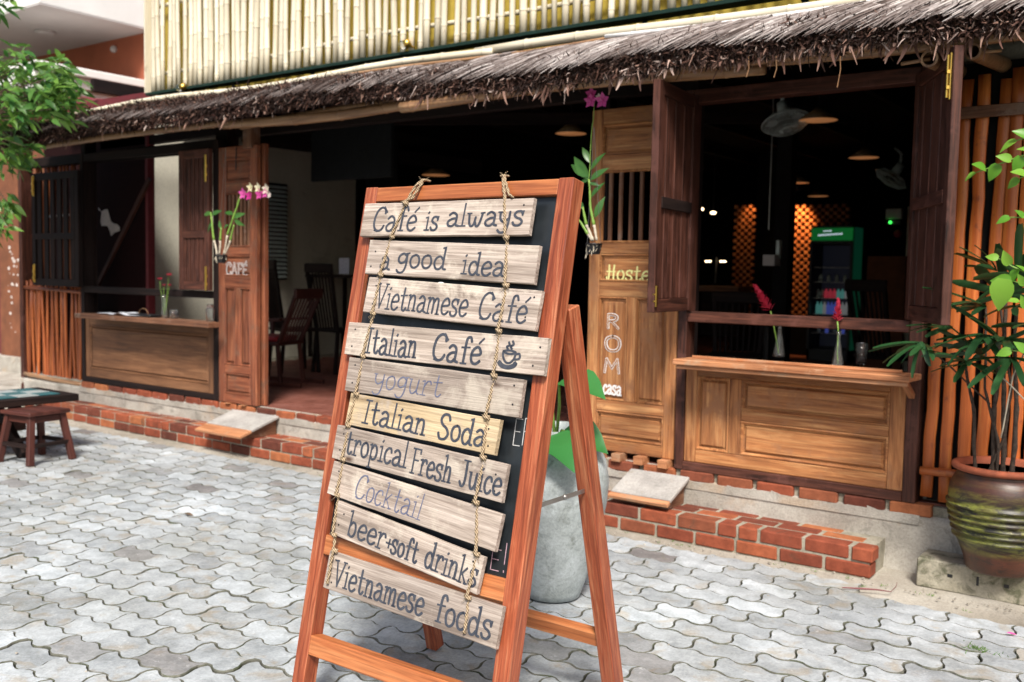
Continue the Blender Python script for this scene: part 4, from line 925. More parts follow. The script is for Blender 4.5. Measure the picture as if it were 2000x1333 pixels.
prop(tp.build('bleached_leaf', M['thatch_top'], aw), kind='stuff')
fr = MB()
for i in range(46000):
    x = q.uniform(XA, XB); e = eave(x) + .014 * noise.noise(Vector((x * 5, 0, 0))) + .01 * noise.noise(Vector((x * 13, 0, 4)))
    t = q.random(); y = 4.53 + .07 * t * t + q.uniform(-.03, .05) - .03 * math.sin(3 * t); z = 2.480 + (.150 + .05 * min(1, max(0, (-3.5 - x) / 3)) + .03 * noise.noise(Vector((x * 2.2, 7, 0)))) * t + e + q.uniform(-.014, .014)
    pale = q.random(); right = min(1, max(0, (x + 5) / 3))
    low = (t < .28)
    sh = (q.uniform(.68, 1.0) if pale < (.09 + .13 * right) * (1.6 if low else .7) else q.uniform(0, .60))
    L = q.uniform(.014, .040) * (1.7 if q.random() < .03 else 1)
    d = (q.gauss(0, .8), -.8 + q.gauss(0, .5), -.25 + q.gauss(0, .7) - (.5 if low else 0))
    blade(fr, (x, y, z), d, L, q.uniform(.006, .014), sh, q.uniform(-.8, .9), 3, Vector((q.gauss(0, .8), -.3, .7)), q.uniform(-1.2, 1.2))
prop(fr.build('ragged_fringe', M['thatch'], aw), kind='stuff')
tips = MB()
for i in range(330):
    x = q.uniform(-4.2, XB) if q.random() < .75 else q.uniform(XA, XB); e = eave(x)
    blade(tips, (x, 4.54 + q.uniform(-.05, .03), 2.475 + e + q.uniform(-.01, .02)), (q.gauss(0, .3), -.25 + q.gauss(0, .3), -1), q.choice([.02, .03, .04, .05, .09]), q.uniform(.007, .020), q.uniform(.5, .95), 0, 3, Vector((0, -1, .1)), q.uniform(-.3, .3))
prop(tips.build('hanging_tip', M['thatch'], aw), kind='stuff')
for px_ in (1641, 1516, 1462): 
    p = onY(px_, 110, 4.5); MB().tube([p, p + Vector((.004, 0, -.06)), p + Vector((-.006, -.004, -.14 if px_ == 1641 else -.10))], .0022, 5).build('loose_strand', M['bam_pole'], aw)
# ================================================================== THE A-FRAME SIGN
FL = Vector((-2.4113, 2.079, 0)); LEAN = R(11.2)
UX = Vector((1, 0, 0)); UV = Vector((0, math.sin(LEAN), math.cos(LEAN))); UN = Vector((0, -math.cos(LEAN), math.sin(LEAN)))
SF = Matrix(((UX.x, UV.x, UN.x, FL.x), (UX.y, UV.y, UN.y, FL.y), (UX.z, UV.z, UN.z, FL.z), (0, 0, 0, 1)))   # sign plane: x right, y up the slope, z out
sign = thing('a_frame_sign', 'tall red-brown wooden A-frame chalkboard standing open on the paving', 'sign', tuple(FL + Vector((.42, .35, 0))))
WS, HS, TP, DP = .85, 1.770, .058, .060
def sbar(name, u0, v0, u1, v1, z0, z1, m, grain, parent=sign, ch=.003, fr=SF):
    """bar in the sign plane; grain 'x' or 'y'"""
    cu_, cv_, cz_ = (u0 + u1) / 2, (v0 + v1) / 2, (z0 + z1) / 2
    if grain == 'x': F = fr @ Matrix.Translation((cu_, cv_, cz_)); a, b = (u0 - cu_, v0 - cv_, z0 - cz_), (u1 - cu_, v1 - cv_, z1 - cz_)
    else: F = fr @ Matrix.Translation((cu_, cv_, cz_)) @ Matrix.Rotation(R(90), 4, 'Z'); a, b = (v0 - cv_, -(u1 - cu_), z0 - cz_), (v1 - cv_, -(u0 - cu_), z1 - cz_)
    return MB().box(a, b, ch).build(name, m, parent, F)
sbar('post', 0, 0.012, TP - .004, HS, -DP, 0, M['redwood'], 'y'); sbar('post', WS - TP + .004, 0.012, WS, HS, -DP, 0, M['redwood'], 'y')
sbar('top_rail', TP - .004, HS - .052, WS - TP + .004, HS - .002, -DP + .006, -.002, M['redwood_pale'], 'x')
sbar('middle_rail', TP - .004, .525, WS - TP + .004, .590, -DP + .006, -.002, M['redwood_pale'], 'x')
sbar('foot_rail', TP - .004, .198, WS - TP + .004, .262, -DP + .006, -.002, M['redwood_pale'], 'x')
sbar('chalkboard', TP - .004, .590, WS - TP + .004, HS - .052, -.046, -.020, M['board'], 'x', ch=0)
# rear legs
hz = Vector((0, 2.438, 1.345)); ft = Vector((0, 2.792, 0)); rd = (hz - ft).normalized(); rn = Vector((0, rd.z, -rd.y))
Lr = (hz - ft).length
RF = Matrix(((1, 0, 0, FL.x), (0, rd.y, -rn.y, ft.y), (0, rd.z, -rn.z, 0), (0, 0, 0, 1)))
rear = thing('rear_frame', None, None, tuple(FL + Vector((.42, .7, 0))), parent=sign)
sbar('rear_leg', .005, .012, .055, Lr, -.025, .025, M['redwood'], 'y', rear, .003, RF); sbar('rear_leg', WS - .050, .012, WS + .005, Lr + .01, -.028, .028, M['redwood'], 'y', rear, .003, RF)
sbar('rear_rail', .055, .235, WS - .050, .285, -.02, .02, M['redwood_pale'], 'x', rear, .003, RF); sbar('rear_rail', .055, Lr - .06, WS - .050, Lr - .01, -.02, .02, M['redwood'], 'x', rear, .003, RF)
b0 = SF @ Vector((WS - .03, .80, -DP - .004)); b1 = RF @ Vector((WS - .02, .80, -.02))
beam('metal_stay', b0, b1 + Vector((0, .01, .0)), .014, .003, (0, 0, 1), M['steel'], sign, .0005); MB().ball(b0 + (b1 - b0) * .5, .009, 8, 5).build('stay_rivet', M['steel'], sign)
beam('hinge', SF @ Vector((WS - .03, 1.36, -DP - .002)), RF @ Vector((WS - .02, Lr - .01, -.03)), .03, .003, (1, 0, 0), M['steel'], sign, .0005)
# chalk writing left on the slate
def chalk(jobs, m, z=.0006, hw=.0016):
    mb = MB()
    for (t, x0, x1, y, cap) in jobs: write(mb, t, x0, x1, y, cap, hw, SF, z=-.020 + z)
    return mb.build('chalk_writing', m, sign)
def suv(px, py, zz=0.0):
    n_ = (SF.to_3x3() @ Vector((0, 0, 1))); p0 = SF @ Vector((0, 0, zz)); d = ray(px, py); t = (p0 - CAM).dot(n_) / d.dot(n_)
    q_ = SF.inverted() @ (CAM + d * t); return q_.x, q_.y
a = suv(1000, 868, -.02); b = suv(1030, 868, -.02); chalk([('ER', a[0], b[0] + .01, a[1], .078)], M['chalk_g'])
a = suv(955, 1112, -.02); b = suv(975, 1112, -.02); chalk([('E', a[0], b[0], a[1], .06), ('!', b[0] + .006, b[0] + .026, a[1], .085)], M['chalk_p'])
a = suv(762, 404, -.02); chalk([('I', a[0], a[0] + .012, a[1], .018), ('o', a[0] + .016, a[0] + .03, a[1], .018)], M['chalk_p'], hw=.001)
a = suv(868, 655, -.02); chalk([('A', a[0], a[0] + .03, a[1] - .03, .05), ('oine', a[0] + .05, a[0] + .12, a[1] - .03, .04)], M['chalk_p'], hw=.0011)
# ------------------------------------------------------------------ the menu of planks hung on two ropes
menu = thing('plank_menu', 'ten weathered hand-lettered planks strung on two jute ropes over the chalkboard', 'menu board', tuple(SF @ Vector((.42, 1.77, .0))))
PLK = [  # corners in the plane of the sign: TL, TR, BR, BL ; material ; writing (text, left px, right px, cap scale, ink, hw)
 ('Café is always', [(.031, 1.705), (.731, 1.703), (.739, 1.591), (.040, 1.591)], 'plank', [('Café', .075, .35), ('is', .405, .485), ('always', .535, .96)], .76, 'ink', .0036),
 ('a good idea', [(.083, 1.58), (.773, 1.557), (.780, 1.444), (.085, 1.463)], 'plank', [('a', .09, .155), ('good', .20, .50), ('idea', .595, .835)], .74, 'ink', .0034),
 ('Vietnamese Café', [(.107, 1.452), (.805, 1.424), (.805, 1.305), (.102, 1.335)], 'plank', [('Vietnamese', .07, .625), ('Café', .69, .945)], .74, 'ink', .0033),
 ('Italian Café', [(.045, 1.297), (.851, 1.288), (.856, 1.177), (.040, 1.189)], 'plank', [('Italian', .118, .392), ('Café', .475, .71)], .80, 'ink', .0040),
 ('yogurt', [(.078, 1.180), (.792, 1.162), (.784, 1.051), (.061, 1.069)], 'plank', [('yogurt', .175, .575)], .80, 'ink_blue', .0021),
 ('Italian Soda', [(.100, 1.060), (.723, 1.041), (.719, .931), (.097, .962)], 'plank_tan', [('Italian', .12, .555), ('Soda', .635, .93)], .78, 'ink', .0038),
 ('tropical Fresh Juice', [(.066, .952), (.770, .915), (.767, .802), (.053, .843)], 'plank', [('tropical', .075, .46), ('Fresh', .49, .72), ('Juice', .765, .985)], .74, 'ink', .0036),
 ('Cocktail', [(.072, .834), (.772, .771), (.768, .663), (.061, .725)], 'plank', [('Cocktail', .17, .58)], .76, 'ink_blue', .0022),
 ('beer + soft drinks', [(.119, .712), (.733, .639), (.719, .534), (.108, .600)], 'plank', [('beer+', .105, .43), ('soft', .425, .605), ('drinks', .655, .985)], .76, 'ink', .0036),
 ('Vietnamese foods', [(.117, .551), (.818, .515), (.815, .403), (.105, .425)], 'plank', [('Vietnamese', .055, .60), ('foods', .665, .965)], .72, 'ink', .0037)]
PZ = .006; PT = .016
for i, (txt, cs, mt, words, cap, ink, hw) in enumerate(PLK):
    q = random.Random(100 + i); tl, tr, br, bl = [Vector(c) for c in cs]
    L = ((tr - tl).length + (br - bl).length) / 2; H = ((tl - bl).length + (tr - br).length) / 2; c = (tl + tr + br + bl) / 4
    ang = math.atan2((tr - tl + br - bl).y, (tr - tl + br - bl).x)
    lean = R((-1.5, 1, -1, .5, 1.5, -1, 1, -.5, 1, -1.2)[i])
    F = SF @ Matrix.Translation((c.x, c.y, PZ + PT / 2 + .004)) @ Matrix.Rotation(ang, 4, 'Z') @ Matrix.Rotation(lean, 4, 'X')
    mb = MB(); n = 26; rows = []
    hl, hh, ht = L / 2, H / 2, PT / 2
    for k in range(n + 1):          # a sawn board with slightly wandering arrises
        x = -hl + L * k / n; wb = .0012 * noise.noise(Vector((x * 9, i, 0))); wt = .0014 * noise.noise(Vector((x * 8, i, 5)))
        if k in (0, n): x += q.uniform(-.0012, .0012)
        b_, t_ = -hh + wb + q.uniform(-.0004, .0004), hh + wt + q.uniform(-.0004, .0004); cch = .0016
        rows.append([(x, b_ + cch, ht), (x, b_, ht - cch), (x, b_, -ht), (x, t_, -ht), (x, t_, ht - cch), (x, t_ - cch, ht)])
    for r_ in rows: mb.v += r_
    for k in range(n):
        for j in range(6): a_ = 6 * k + j; b_ = 6 * k + (j + 1) % 6; mb.f.append((a_, a_ + 6, b_ + 6, b_))
    mb.f += [tuple(range(6)), tuple(6 * n + j for j in reversed(range(6)))]
    pk = mb.build('plank', M[mt], menu, F); prop(pk, ['top plank reading Café is always', 'plank reading a good idea', 'plank reading Vietnamese Café', 'widest plank reading Italian Café with a painted cup', 'plank reading yogurt in thin blue ink', 'short tan plank reading Italian Soda', 'plank reading tropical Fresh Juice', 'plank reading Cocktail in thin blue ink', 'short plank reading beer+soft drinks', 'bottom plank reading Vietnamese foods'][i])
    FF = F @ Matrix.Translation((0, 0, ht))
    for (t_, a_, b_) in words:
        ib = MB()
        capm = H * cap * (.86 if t_[0].islower() and t_ not in ('beer+', 'drinks', 'tropical', 'foods') else 1); base = -hh + H * (.16 if cap < .79 else .12)
        if 'y' in t_ or 'g' in t_ or 'p' in t_: base += H * .10
        write(ib, t_, -hl + L * a_, -hl + L * b_, base, capm * .92, hw, FF, z=.0007, slant=.03 if hw > .003 else .10, jit=.02)
        ib.build('painted_word', M[ink], pk)
    if txt == 'Italian Café':
        ib = MB(); cx = -hl + L * .84; s_ = H * .48
        for st in ([(-.45, .42), (-.42, .12), (-.2, -.18), (.1, -.2), (.35, .05), (.42, .40)], [(-.45, .40), (-.1, .30), (.25, .32), (.42, .40), (.1, .48), (-.25, .47), (-.45, .42)], [(.40, .30), (.68, .34), (.70, .08), (.34, .0)],
                   [(-.15, .55), (-.25, .68), (-.08, .78), (-.16, .95)], [(.12, .58), (.02, .72), (.20, .84), (.10, 1.02)], [(-.65, -.22), (-.4, -.40), (0, -.46), (.35, -.36), (.5, -.2)]):
            _zs[0] += 1; ribbon(ib, [(cx + x * s_, -hh * .30 + y * s_) for x, y in spl(st)], .0032 if st[0] != (-.65, -.22) else .0065, FF, .0007 + .00012 * (_zs[0] % 4))
        ib.build('painted_cup', M[ink], pk)
    nh = MB()
    for (xx, yy) in [(-hl + .03, hh * .5), (-hl + .03, -hh * .5), (hl - .03, hh * .5), (hl - .035, -hh * .5)]:
        if q.random() < .75:
            nh = MB(); nh.lathe([(.0, .0006), (.0032, .0005), (.0034, .0)], (xx + q.uniform(-.008, .008), yy + q.uniform(-.01, .01), ht), 8); nh.build('nail', M['black_plastic'], pk, F)
def rope(pts, knots, loop=True):
    r = .0048; P = []
    for k, (u, v, z) in enumerate(pts): P.append(SF @ Vector((u, v, z)))
    fine = []
    for k in range(len(P) - 1):
        for j in range(8):
            t = j / 8; p = P[k].lerp(P[k + 1], t); fine.append(p + Vector((.0012 * noise.noise(p * 60), 0, 0)))
    fine.append(P[-1]); o_ = MB()
    # two plied strands
    for ph in (0, math.pi):
        pp = []; acc = 0; prev = fine[0]
        dense = []
        for k in range(len(fine) - 1):
            m_ = max(2, int((fine[k + 1] - fine[k]).length / .0045))
            for j in range(m_): dense.append(fine[k].lerp(fine[k + 1], j / m_))
        for k, p in enumerate(dense):
            acc += (p - prev).length; prev = p; a_ = acc / .0045 * .55 + ph
            pp.append(p + (UX * math.cos(a_) + UN * math.sin(a_)) * .0024)
        o_.tube(pp, .0033, 5)
    o_.build('rope', M['rope'], menu, None, 'all')
    for (u, v) in knots:
        kb = MB(); p = SF @ Vector((u, v, .028)); kb.ball(p, .010, 8, 6, (1, .8, .8)); kb.tube([p + UX * .012 - UV * .004, p + UN * .008, p - UX * .012 + UV * .005, p - UN * .004, p + UX * .010 + UV * .004], .0042, 6)
        for _ in range(5): kb.tube([p, p + UX * rnd.uniform(-.018, .018) + UV * rnd.uniform(-.022, .008) + UN * .006], .0008, 4)
        kb.build('knot', M['rope'], menu, None, 'all')
zf, zk = .034, .022
pl = [(.246, 1.795, -.035), (.250, 1.787, -.008), (.242, 1.765, .012), (.225, 1.715, zf - .012), (.186, 1.591, zf), (.178, 1.584, zk), (.159, 1.463, zf), (.156, 1.458, zk), (.150, 1.333, zf), (.147, 1.326, zk), (.134, 1.190, zf), (.131, 1.184, zk), (.129, 1.064, zf), (.126, 1.058, zk), (.112, .960, zf), (.112, .950, zk), (.112, .848, zf), (.112, .840, zk), (.110, .730, zf), (.112, .722, zk), (.120, .606, zf), (.124, .596, zk), (.136, .548, zf), (.130, .440, zf)]
rope(pl, [(.184, 1.588), (.158, 1.460), (.149, 1.330), (.133, 1.187), (.128, 1.061), (.112, .955), (.112, .844), (.110, .727), (.123, .600), (.137, .552)])
pr = [(.580, 1.795, -.035), (.584, 1.787, -.008), (.600, 1.765, .012), (.622, 1.715, zf - .012), (.652, 1.588, zf), (.655, 1.575, zk), (.676, 1.440, zf), (.677, 1.430, zk), (.674, 1.302, zf), (.675, 1.295, zk), (.679, 1.168, zf), (.678, 1.160, zk), (.672, 1.045, zf), (.672, 1.036, zk), (.680, .926, zf), (.680, .918, zk), (.676, .796, zf), (.678, .786, zk), (.705, .650, zf), (.702, .640, zk), (.694, .524, zf), (.694, .516, zk), (.703, .412, zf)]
rope(pr, [(.653, 1.582), (.677, 1.436), (.674, 1.298), (.679, 1.164), (.672, 1.040), (.680, .922), (.677, .790), (.704, .645), (.694, .519)])
rope([(.262, 1.790, -.03), (.262, 1.786, 0), (.240, 1.72, .018), (.215, 1.706, .03)], [(.222, 1.700)]); rope([(.572, 1.792, -.03), (.590, 1.786, 0), (.634, 1.72, .018), (.66, 1.706, .030)], [])
for uu in (.254, .582):
    kb = MB(); p = SF @ Vector((uu, 1.788, -.01)); kb.ball(p, .010, 8, 6, (1.3, 1, .5))
    for _ in range(7): kb.tube([p, p + UX * rnd.uniform(-.025, .025) + Vector((0, 0, rnd.uniform(-.005, .014)))], .0006, 4)
    kb.build('knot', M['rope'], menu, None, 'all')
cm = MB(); cc = suv(862, 553, .012); cm.ball(SF @ Vector((cc[0], cc[1] - .004, .014)), .013, 10, 6, (1.1, .8, .5)); prop(cm.build('chalk_lump', M['chalk'], None, None, 'all'), 'small white lump of chalk lying on top of the Vietnamese Café plank', 'chalk')
# ================================================================== POTS AND PLANTS
jar = thing('planter_jar', 'big pale grey glazed jar standing behind the A-frame sign', 'jar', (-2.43, 3.60, 0))
prof = [(.095, .004), (.125, .01), (.162, .12), (.205, .28), (.236, .44), (.243, .54), (.228, .63), (.190, .70), (.160, .728), (.158, .745), (.172, .755), (.170, .772), (.150, .772), (.142, .72), (.0, .70)]
jc = (-2.385, 3.60, 0)
prof2 = []
for a_, b_ in zip(prof[:-1], prof[1:]):
    for j in range(4): t = j / 4; prof2.append((a_[0] + (b_[0] - a_[0]) * t, (a_[1] + (b_[1] - a_[1]) * t)))
prof2.append(prof[-1])
MB().lathe(prof2, jc, 36).build('jar_body', M['jar'], jar, None, 'all')
lily = thing('broad_leaf_plant', 'round bright green leaves on stalks growing from the big grey jar', 'plant', (jc[0], jc[1], .70))
LM = leafmesh('leaf', .26, .24, M['leaf_lily'], 8, .34, .32)
for v_ in LM.vertices: v_.co.z += .008 * math.sin(v_.co.x * 70) * (abs(v_.co.y) / .12)
for (px, py, yy, d, s_, rl) in ((1092, 748, 3.50, (1, -.15, .12), .92, .25), (1075, 850, 3.45, (.8, -.5, -.15), .95, .1), (1102, 842, 3.55, (1, .1, -.12), .80, .5), (1040, 800, 3.62, (-.9, -.2, .1), .9, 0), (1000, 860, 3.55, (-.8, -.6, -.1), .8, 0), (1060, 700, 3.7, (-.5, .4, .3), .7, 0)):
    p = onY(px, py, yy); inst('leaf', LM, dirM(p, d, rl, s_), lily)
    MB().tube([(jc[0], jc[1], .68), ((jc[0] + p.x) / 2 + .01, (jc[1] + p.y) / 2, (.7 + p.z) / 2 + .03), tuple(p)], [.008, .007, .005], 6).build('stalk', M['stem'], lily, None, 'all')
blk = thing('concrete_block', 'mossy grey concrete block with two holes lying under the terracotta pot', 'block', (-.8, 4.9, 0))
MB().box((-1.125, 4.845, -.005), (-.60, 5.045, .135), .007).build('block_body', M['block'], blk)
for xx, ww in ((-.975, .012), (-.855, .006), (-.735, .012)): hb = MB(); hb.box((xx - ww, 4.8435, .065 if ww > .01 else .05), (xx + ww, 4.85, .082 if ww > .01 else .095), .002); hb.build('dark_hole_patch', M['black_plastic'], blk)  # black boxes on the front face stand in for the shade inside holes
pot = thing('terracotta_pot', 'large ribbed terracotta pot streaked green with moss on a concrete block', 'pot', (-.735, 4.865, .135))
pc = onY(1955, 1000, 4.872); pcx = pc.x
pp = [(.128, 0), (.140, .012), (.150, .06), (.178, .13)]
for k in range(6): z0 = .150 + k * .031; r0 = .190 + .034 * math.sin(k / 6 * 1.4); pp += [(r0, z0), (r0 + .013, z0 + .007), (r0 + .014, z0 + .015), (r0 + .001, z0 + .022)]
pp += [(.226, .345), (.222, .39), (.205, .435), (.190, .455), (.196, .468), (.212, .474), (.218, .485), (.214, .498), (.198, .502), (.182, .492), (.176, .45), (.16, .42), (0, .415)]
POTC = (pcx, 4.872, .1355)
MB().lathe([(a_, b_ * .98) for a_, b_ in pp[:-8]], (0, 0, 0), 40).build('pot_body', M['terracotta'], pot, Matrix.Translation(POTC), 'all')
MB().lathe([(a_, b_ * .98) for a_, b_ in pp[-9:]], (0, 0, 0), 40).build('rim', M['terra_rim'], pot, Matrix.Translation(POTC), 'all')
palm = thing('lady_palm', 'dark fan-leaved palm with fibrous stems growing from the terracotta pot', 'plant', (POTC[0], POTC[1], .53))
def fanleaf(c, d, s_, n, spread, up=(0, 0, 1)):
    """blades radiating from one point"""
    e = bpy.data.objects.new('fan_leaf', None); e.empty_display_size = .05; d = Vector(d).normalized(); Fd = dirM(c, d, 0, 1, up); place(e, palm, Fd)
    for k in range(n):
        a_ = R(-spread / 2 + spread * k / (n - 1)) + rnd.uniform(-.06, .06); ls = s_ * (1 - .22 * abs(k - (n - 1) / 2) / n * 2) * rnd.uniform(.88, 1.08)
        inst('blade', FB[k % 3], Fd @ Matrix.Rotation(a_, 4, 'Z') @ Matrix.Rotation(R(rnd.uniform(-4, 16)), 4, 'Y') @ Matrix.Rotation(rnd.uniform(-.3, .3), 4, 'X') @ Matrix.Scale(ls, 4), e)
FB = []
for k in range(3):
    mb = MB(); n = 6; w_ = .034 + .004 * k; dr = .16 + .07 * k
    for i in range(n + 1):
        t = i / n; hw = w_ / 2 * (min(1, t * 4 + .25)) * (1 if t < .85 else .62 if t < .99 else .45); z = -dr * .27 * t * t
        mb.v += [(t * .27, -hw, z + .006), (t * .27, 0, z), (t * .27, hw, z + .006)]
    for i in range(n): a_ = 3 * i; mb.f += [(a_, a_ + 3, a_ + 4, a_ + 1), (a_ + 1, a_ + 4, a_ + 5, a_ + 2)]
    FB.append(mb.mesh('blade', M['leaf_palm'], 'all'))
crowns = [  # px, py, Y, facing, size, blades, spread, stem index
 (1806, 672, 4.66, (-.9, -.35, .05), .95, 8, 190), (1800, 668, 4.62, (-.2, -.5, -.6), .6, 3, 80),
 (1884, 706, 4.62, (-.45, -.5, .35), .78, 8, 260), (1890, 712, 4.66, (.5, -.5, .1), .75, 6, 180),
 (1950, 664, 4.64, (-.4, -.5, .55), 1.0, 8, 230), (1955, 668, 4.62, (.6, -.5, .2), .95, 7, 180),
 (1925, 600, 4.74, (-.8, -.25, .35), 1.0, 7, 150), (1965, 575, 4.80, (.1, -.3, .8), 1.05, 8, 210), (1985, 600, 4.68, (.7, -.3, .4), .95, 7, 190), (1945, 530, 4.78, (-.5, -.2, .75), .8, 6, 120), (1920, 655, 4.60, (-.5, -.4, -.1), .85, 8, 220), (1975, 700, 4.58, (.1, -.6, -.1), .9, 8, 240), (1905, 690, 4.70, (-.2, -.3, .6), .8, 7, 200), (1990, 540, 4.72, (.2, -.3, .6), 1.0, 8, 220), (1860, 640, 4.78, (-.7, -.1, .3), .7, 6, 130), (2030, 640, 4.7, (.2, -.5, .4), .95, 7, 220)]
for (px, py, yy, d, s_, n, sp) in crowns: fanleaf(onY(px, py, yy), d, s_, n, sp)
def stemline(pts, r0, r1, m, name='stem', par=None, n=7):
    P = [Vector(p) for p in pts]; Q = []
    for k in range(len(P) - 1):
        for j in range(6): t = j / 6; p = P[k].lerp(P[k + 1], t); Q.append(p + Vector((noise.noise(p * 9), noise.noise(p * 9 + Vector((5, 0, 0))), 0)) * .006)
    Q.append(P[-1]); m_ = len(Q); rr_ = [(r0 + (r1 - r0) * i / m_) * (1 + .16 * math.sin(i * 2.4)) for i in range(m_)]
    return MB().tube(Q, rr_, n).build(name, m, par or palm, None, 'all')
bz = .55
for (x0, pts, r_) in ((1905, [(1903, 800), (1890, 740), (1884, 706)], .009), (1940, [(1942, 800), (1950, 740), (1950, 664)], .012), (1962, [(1960, 820), (1960, 700), (1965, 575)], .012), (1978, [(1985, 800), (1982, 700), (1985, 600)], .012), (1925, [(1962, 850), (1975, 760), (1945, 540)], .008), (1950, [(1948, 860), (1925, 760), (1925, 600)], .008)):
    b_ = onY(x0, 905, 4.80); b_ = Vector((b_.x, 4.80, bz)); stemline([b_] + [onY(a_, c_, 4.74) for a_, c_ in pts], r_, r_ * .6, M['trunk'])
stemline([onY(1935, 790, 4.74), onY(1860, 720, 4.7), onY(1806, 672, 4.66)], .004, .003, M['trunk'], 'leaf_stalk')
stemline([onY(1955, 855, 4.66), onY(1978, 735, 4.6), onY(2000, 690, 4.6)], .003, .003, M['stem_w'], 'dead_stalk'); stemline([onY(1950, 730, 4.6), onY(2010, 790, 4.6)], .003, .003, M['stem_w'], 'dead_stalk')
# lime green shrub reaching in from the right
shrub = thing('leafy_shrub', 'lime green heart-leaved branches reaching in at the right edge over the palm', 'shrub', (-.12, 4.35, 0))
HL = [leafmesh('leaf', .085, .062, M['leaf_lime'], 6, .25, .22, True), leafmesh('leaf', .075, .05, M['leaf_lime'], 6, .1, .35, True)]
base = onY(2120, 700, 4.3); root = Vector((base.x, 4.35, 0))
stemline([root, Vector((base.x, 4.33, .6)), base, onY(2090, 330, 4.3)], .016, .007, M['bark'], 'trunk', shrub)
for tw in ([(2095, 260), (2010, 300), (1950, 322), (1905, 338)], [(2095, 260), (2030, 262), (1985, 275)], [(2100, 430), (2010, 425), (1972, 425)], [(2105, 540), (2030, 545), (1975, 520), (1950, 505)], [(2105, 545), (2010, 560), (1975, 548)], [(2110, 680), (2030, 690), (1975, 685)], [(2095, 300), (2030, 330), (1990, 350)], [(2105, 600), (2020, 610), (1990, 590)]):
    P = [onY(a_, b_, 4.3) for a_, b_ in tw]; stemline(P, .004, .002, M['stem'], 'twig', shrub, 5)
    seg = [(P[k], P[k + 1]) for k in range(len(P) - 1)]; tot = sum((b - a).length for a, b in seg); u = tot; k = 0
    while u > tot * .25:
        acc = 0
        for a, b in seg:
            L_ = (b - a).length
            if acc + L_ >= u - 1e-6: p = a.lerp(b, max(0, (u - acc) / L_)); d0 = (b - a).normalized(); break
            acc += L_
        sg = 1 if k % 2 else -1
        d = d0 * (1.0 if k == 0 else .45) + Vector((0, -.15 + rnd.uniform(-.2, .2), 0)) + Vector((rnd.uniform(-.2, .2), -.1, -.25 + (.55 * sg if k else -.1)))
        inst('leaf', HL[k % 2], dirM(p, d, rnd.uniform(-.8, .5), rnd.uniform(.55, .95), (0, -.7, .7)), shrub)
        u -= rnd.uniform(.030, .055); k += 1
bigp = onY(1962, 545, 4.22); inst('leaf', HL[0], dirM(bigp, (-.15, -.1, -1), 0, 1.5, (0, -1, .1)), shrub)
# hanging orchids
def orchid(label, bx, by, yy, canes, leaves, spike, flowers, wires, hook):
    t = thing('hanging_orchid', label, 'orchid', tuple(onY(bx, by, yy)), 'orchids in black net baskets'); c = onY(bx, by, yy)
    mb = MB(); mb.lathe([(.030, -.055), (.042, .0), (.040, .0), (.028, -.053), (0, -.053)], tuple(c), 12)
    for k in range(12): a_ = k * math.pi / 6; mb.tube([c + Vector((.031 * math.cos(a_), .031 * math.sin(a_), -.055)), c + Vector((.046 * math.cos(a_), .046 * math.sin(a_), .004))], .002, 4)
    mb.tube([c + Vector((.045 * math.cos(k * math.pi / 8), .045 * math.sin(k * math.pi / 8), .004)) for k in range(17)], .003, 5); mb.build('net_basket', M['black_plastic'], t)
    rt = MB()
    for k in range(22):
        a_ = rnd.uniform(0, 6.28); p = c + Vector((.04 * math.cos(a_), .04 * math.sin(a_), rnd.uniform(-.04, .01))); rt.tube([p, p + Vector((rnd.uniform(-.012, .012), rnd.uniform(-.012, 0), rnd.uniform(-.05, .01)))], .0016, 4)
    rt.build('root', M['stem_w'], t)
    for cn in canes:
        P = [onY(a_, b_, yy) for a_, b_ in cn]; h = len(P) // 2
        stemline([P[0], P[0].lerp(P[-1], .3) if len(P) == 2 else P[1]], .007, .008, M['stem_w'], 'lower_cane', t); stemline(P[1:] if len(P) > 2 else [P[0].lerp(P[-1], .3), P[-1]], .009, .005, M['stem'], 'cane', t)
    LO = [leafmesh('leaf', .14, .050, M['leaf_orchid'], 5, .2, .25)]
    for (a_, b_, d, s_) in leaves: inst('leaf', LO[0], dirM(onY(a_, b_, yy), d, rnd.uniform(-.4, .4), s_, (0, -.9, .4)), t)
    stemline([onY(a_, b_, yy) for a_, b_ in spike], .003, .002, M['stem'], 'flower_spike', t)
    for (a_, b_, mm_, s_) in flowers:
        fb = MB(); p = onY(a_, b_, yy - .02); 
        for k in range(5):
            an = k * 2 * math.pi / 5 + .3; d = Vector((math.cos(an), -.35, math.sin(an))); d.normalize()
            u_ = d.cross(Vector((0, -1, 0))).normalized(); L = .046 * s_
            vs = [p, p + d * L * .5 + u_ * L * .32, p + d * L, p + d * L * .5 - u_ * L * .32]; fb.add(vs, [(0, 1, 2, 3)], rnd.random())
        fb.ball(p + Vector((0, -.008, 0)), .006 * s_, 6, 4); fb.shade = []; fb.build('flower', M[mm_], t)
    top = onY(*hook, yy)
    for sx in wires: MB().tube([c + Vector((sx * .044, 0, .005)), top], .0012, 4).build('wire', M['steel'], t)
    return t
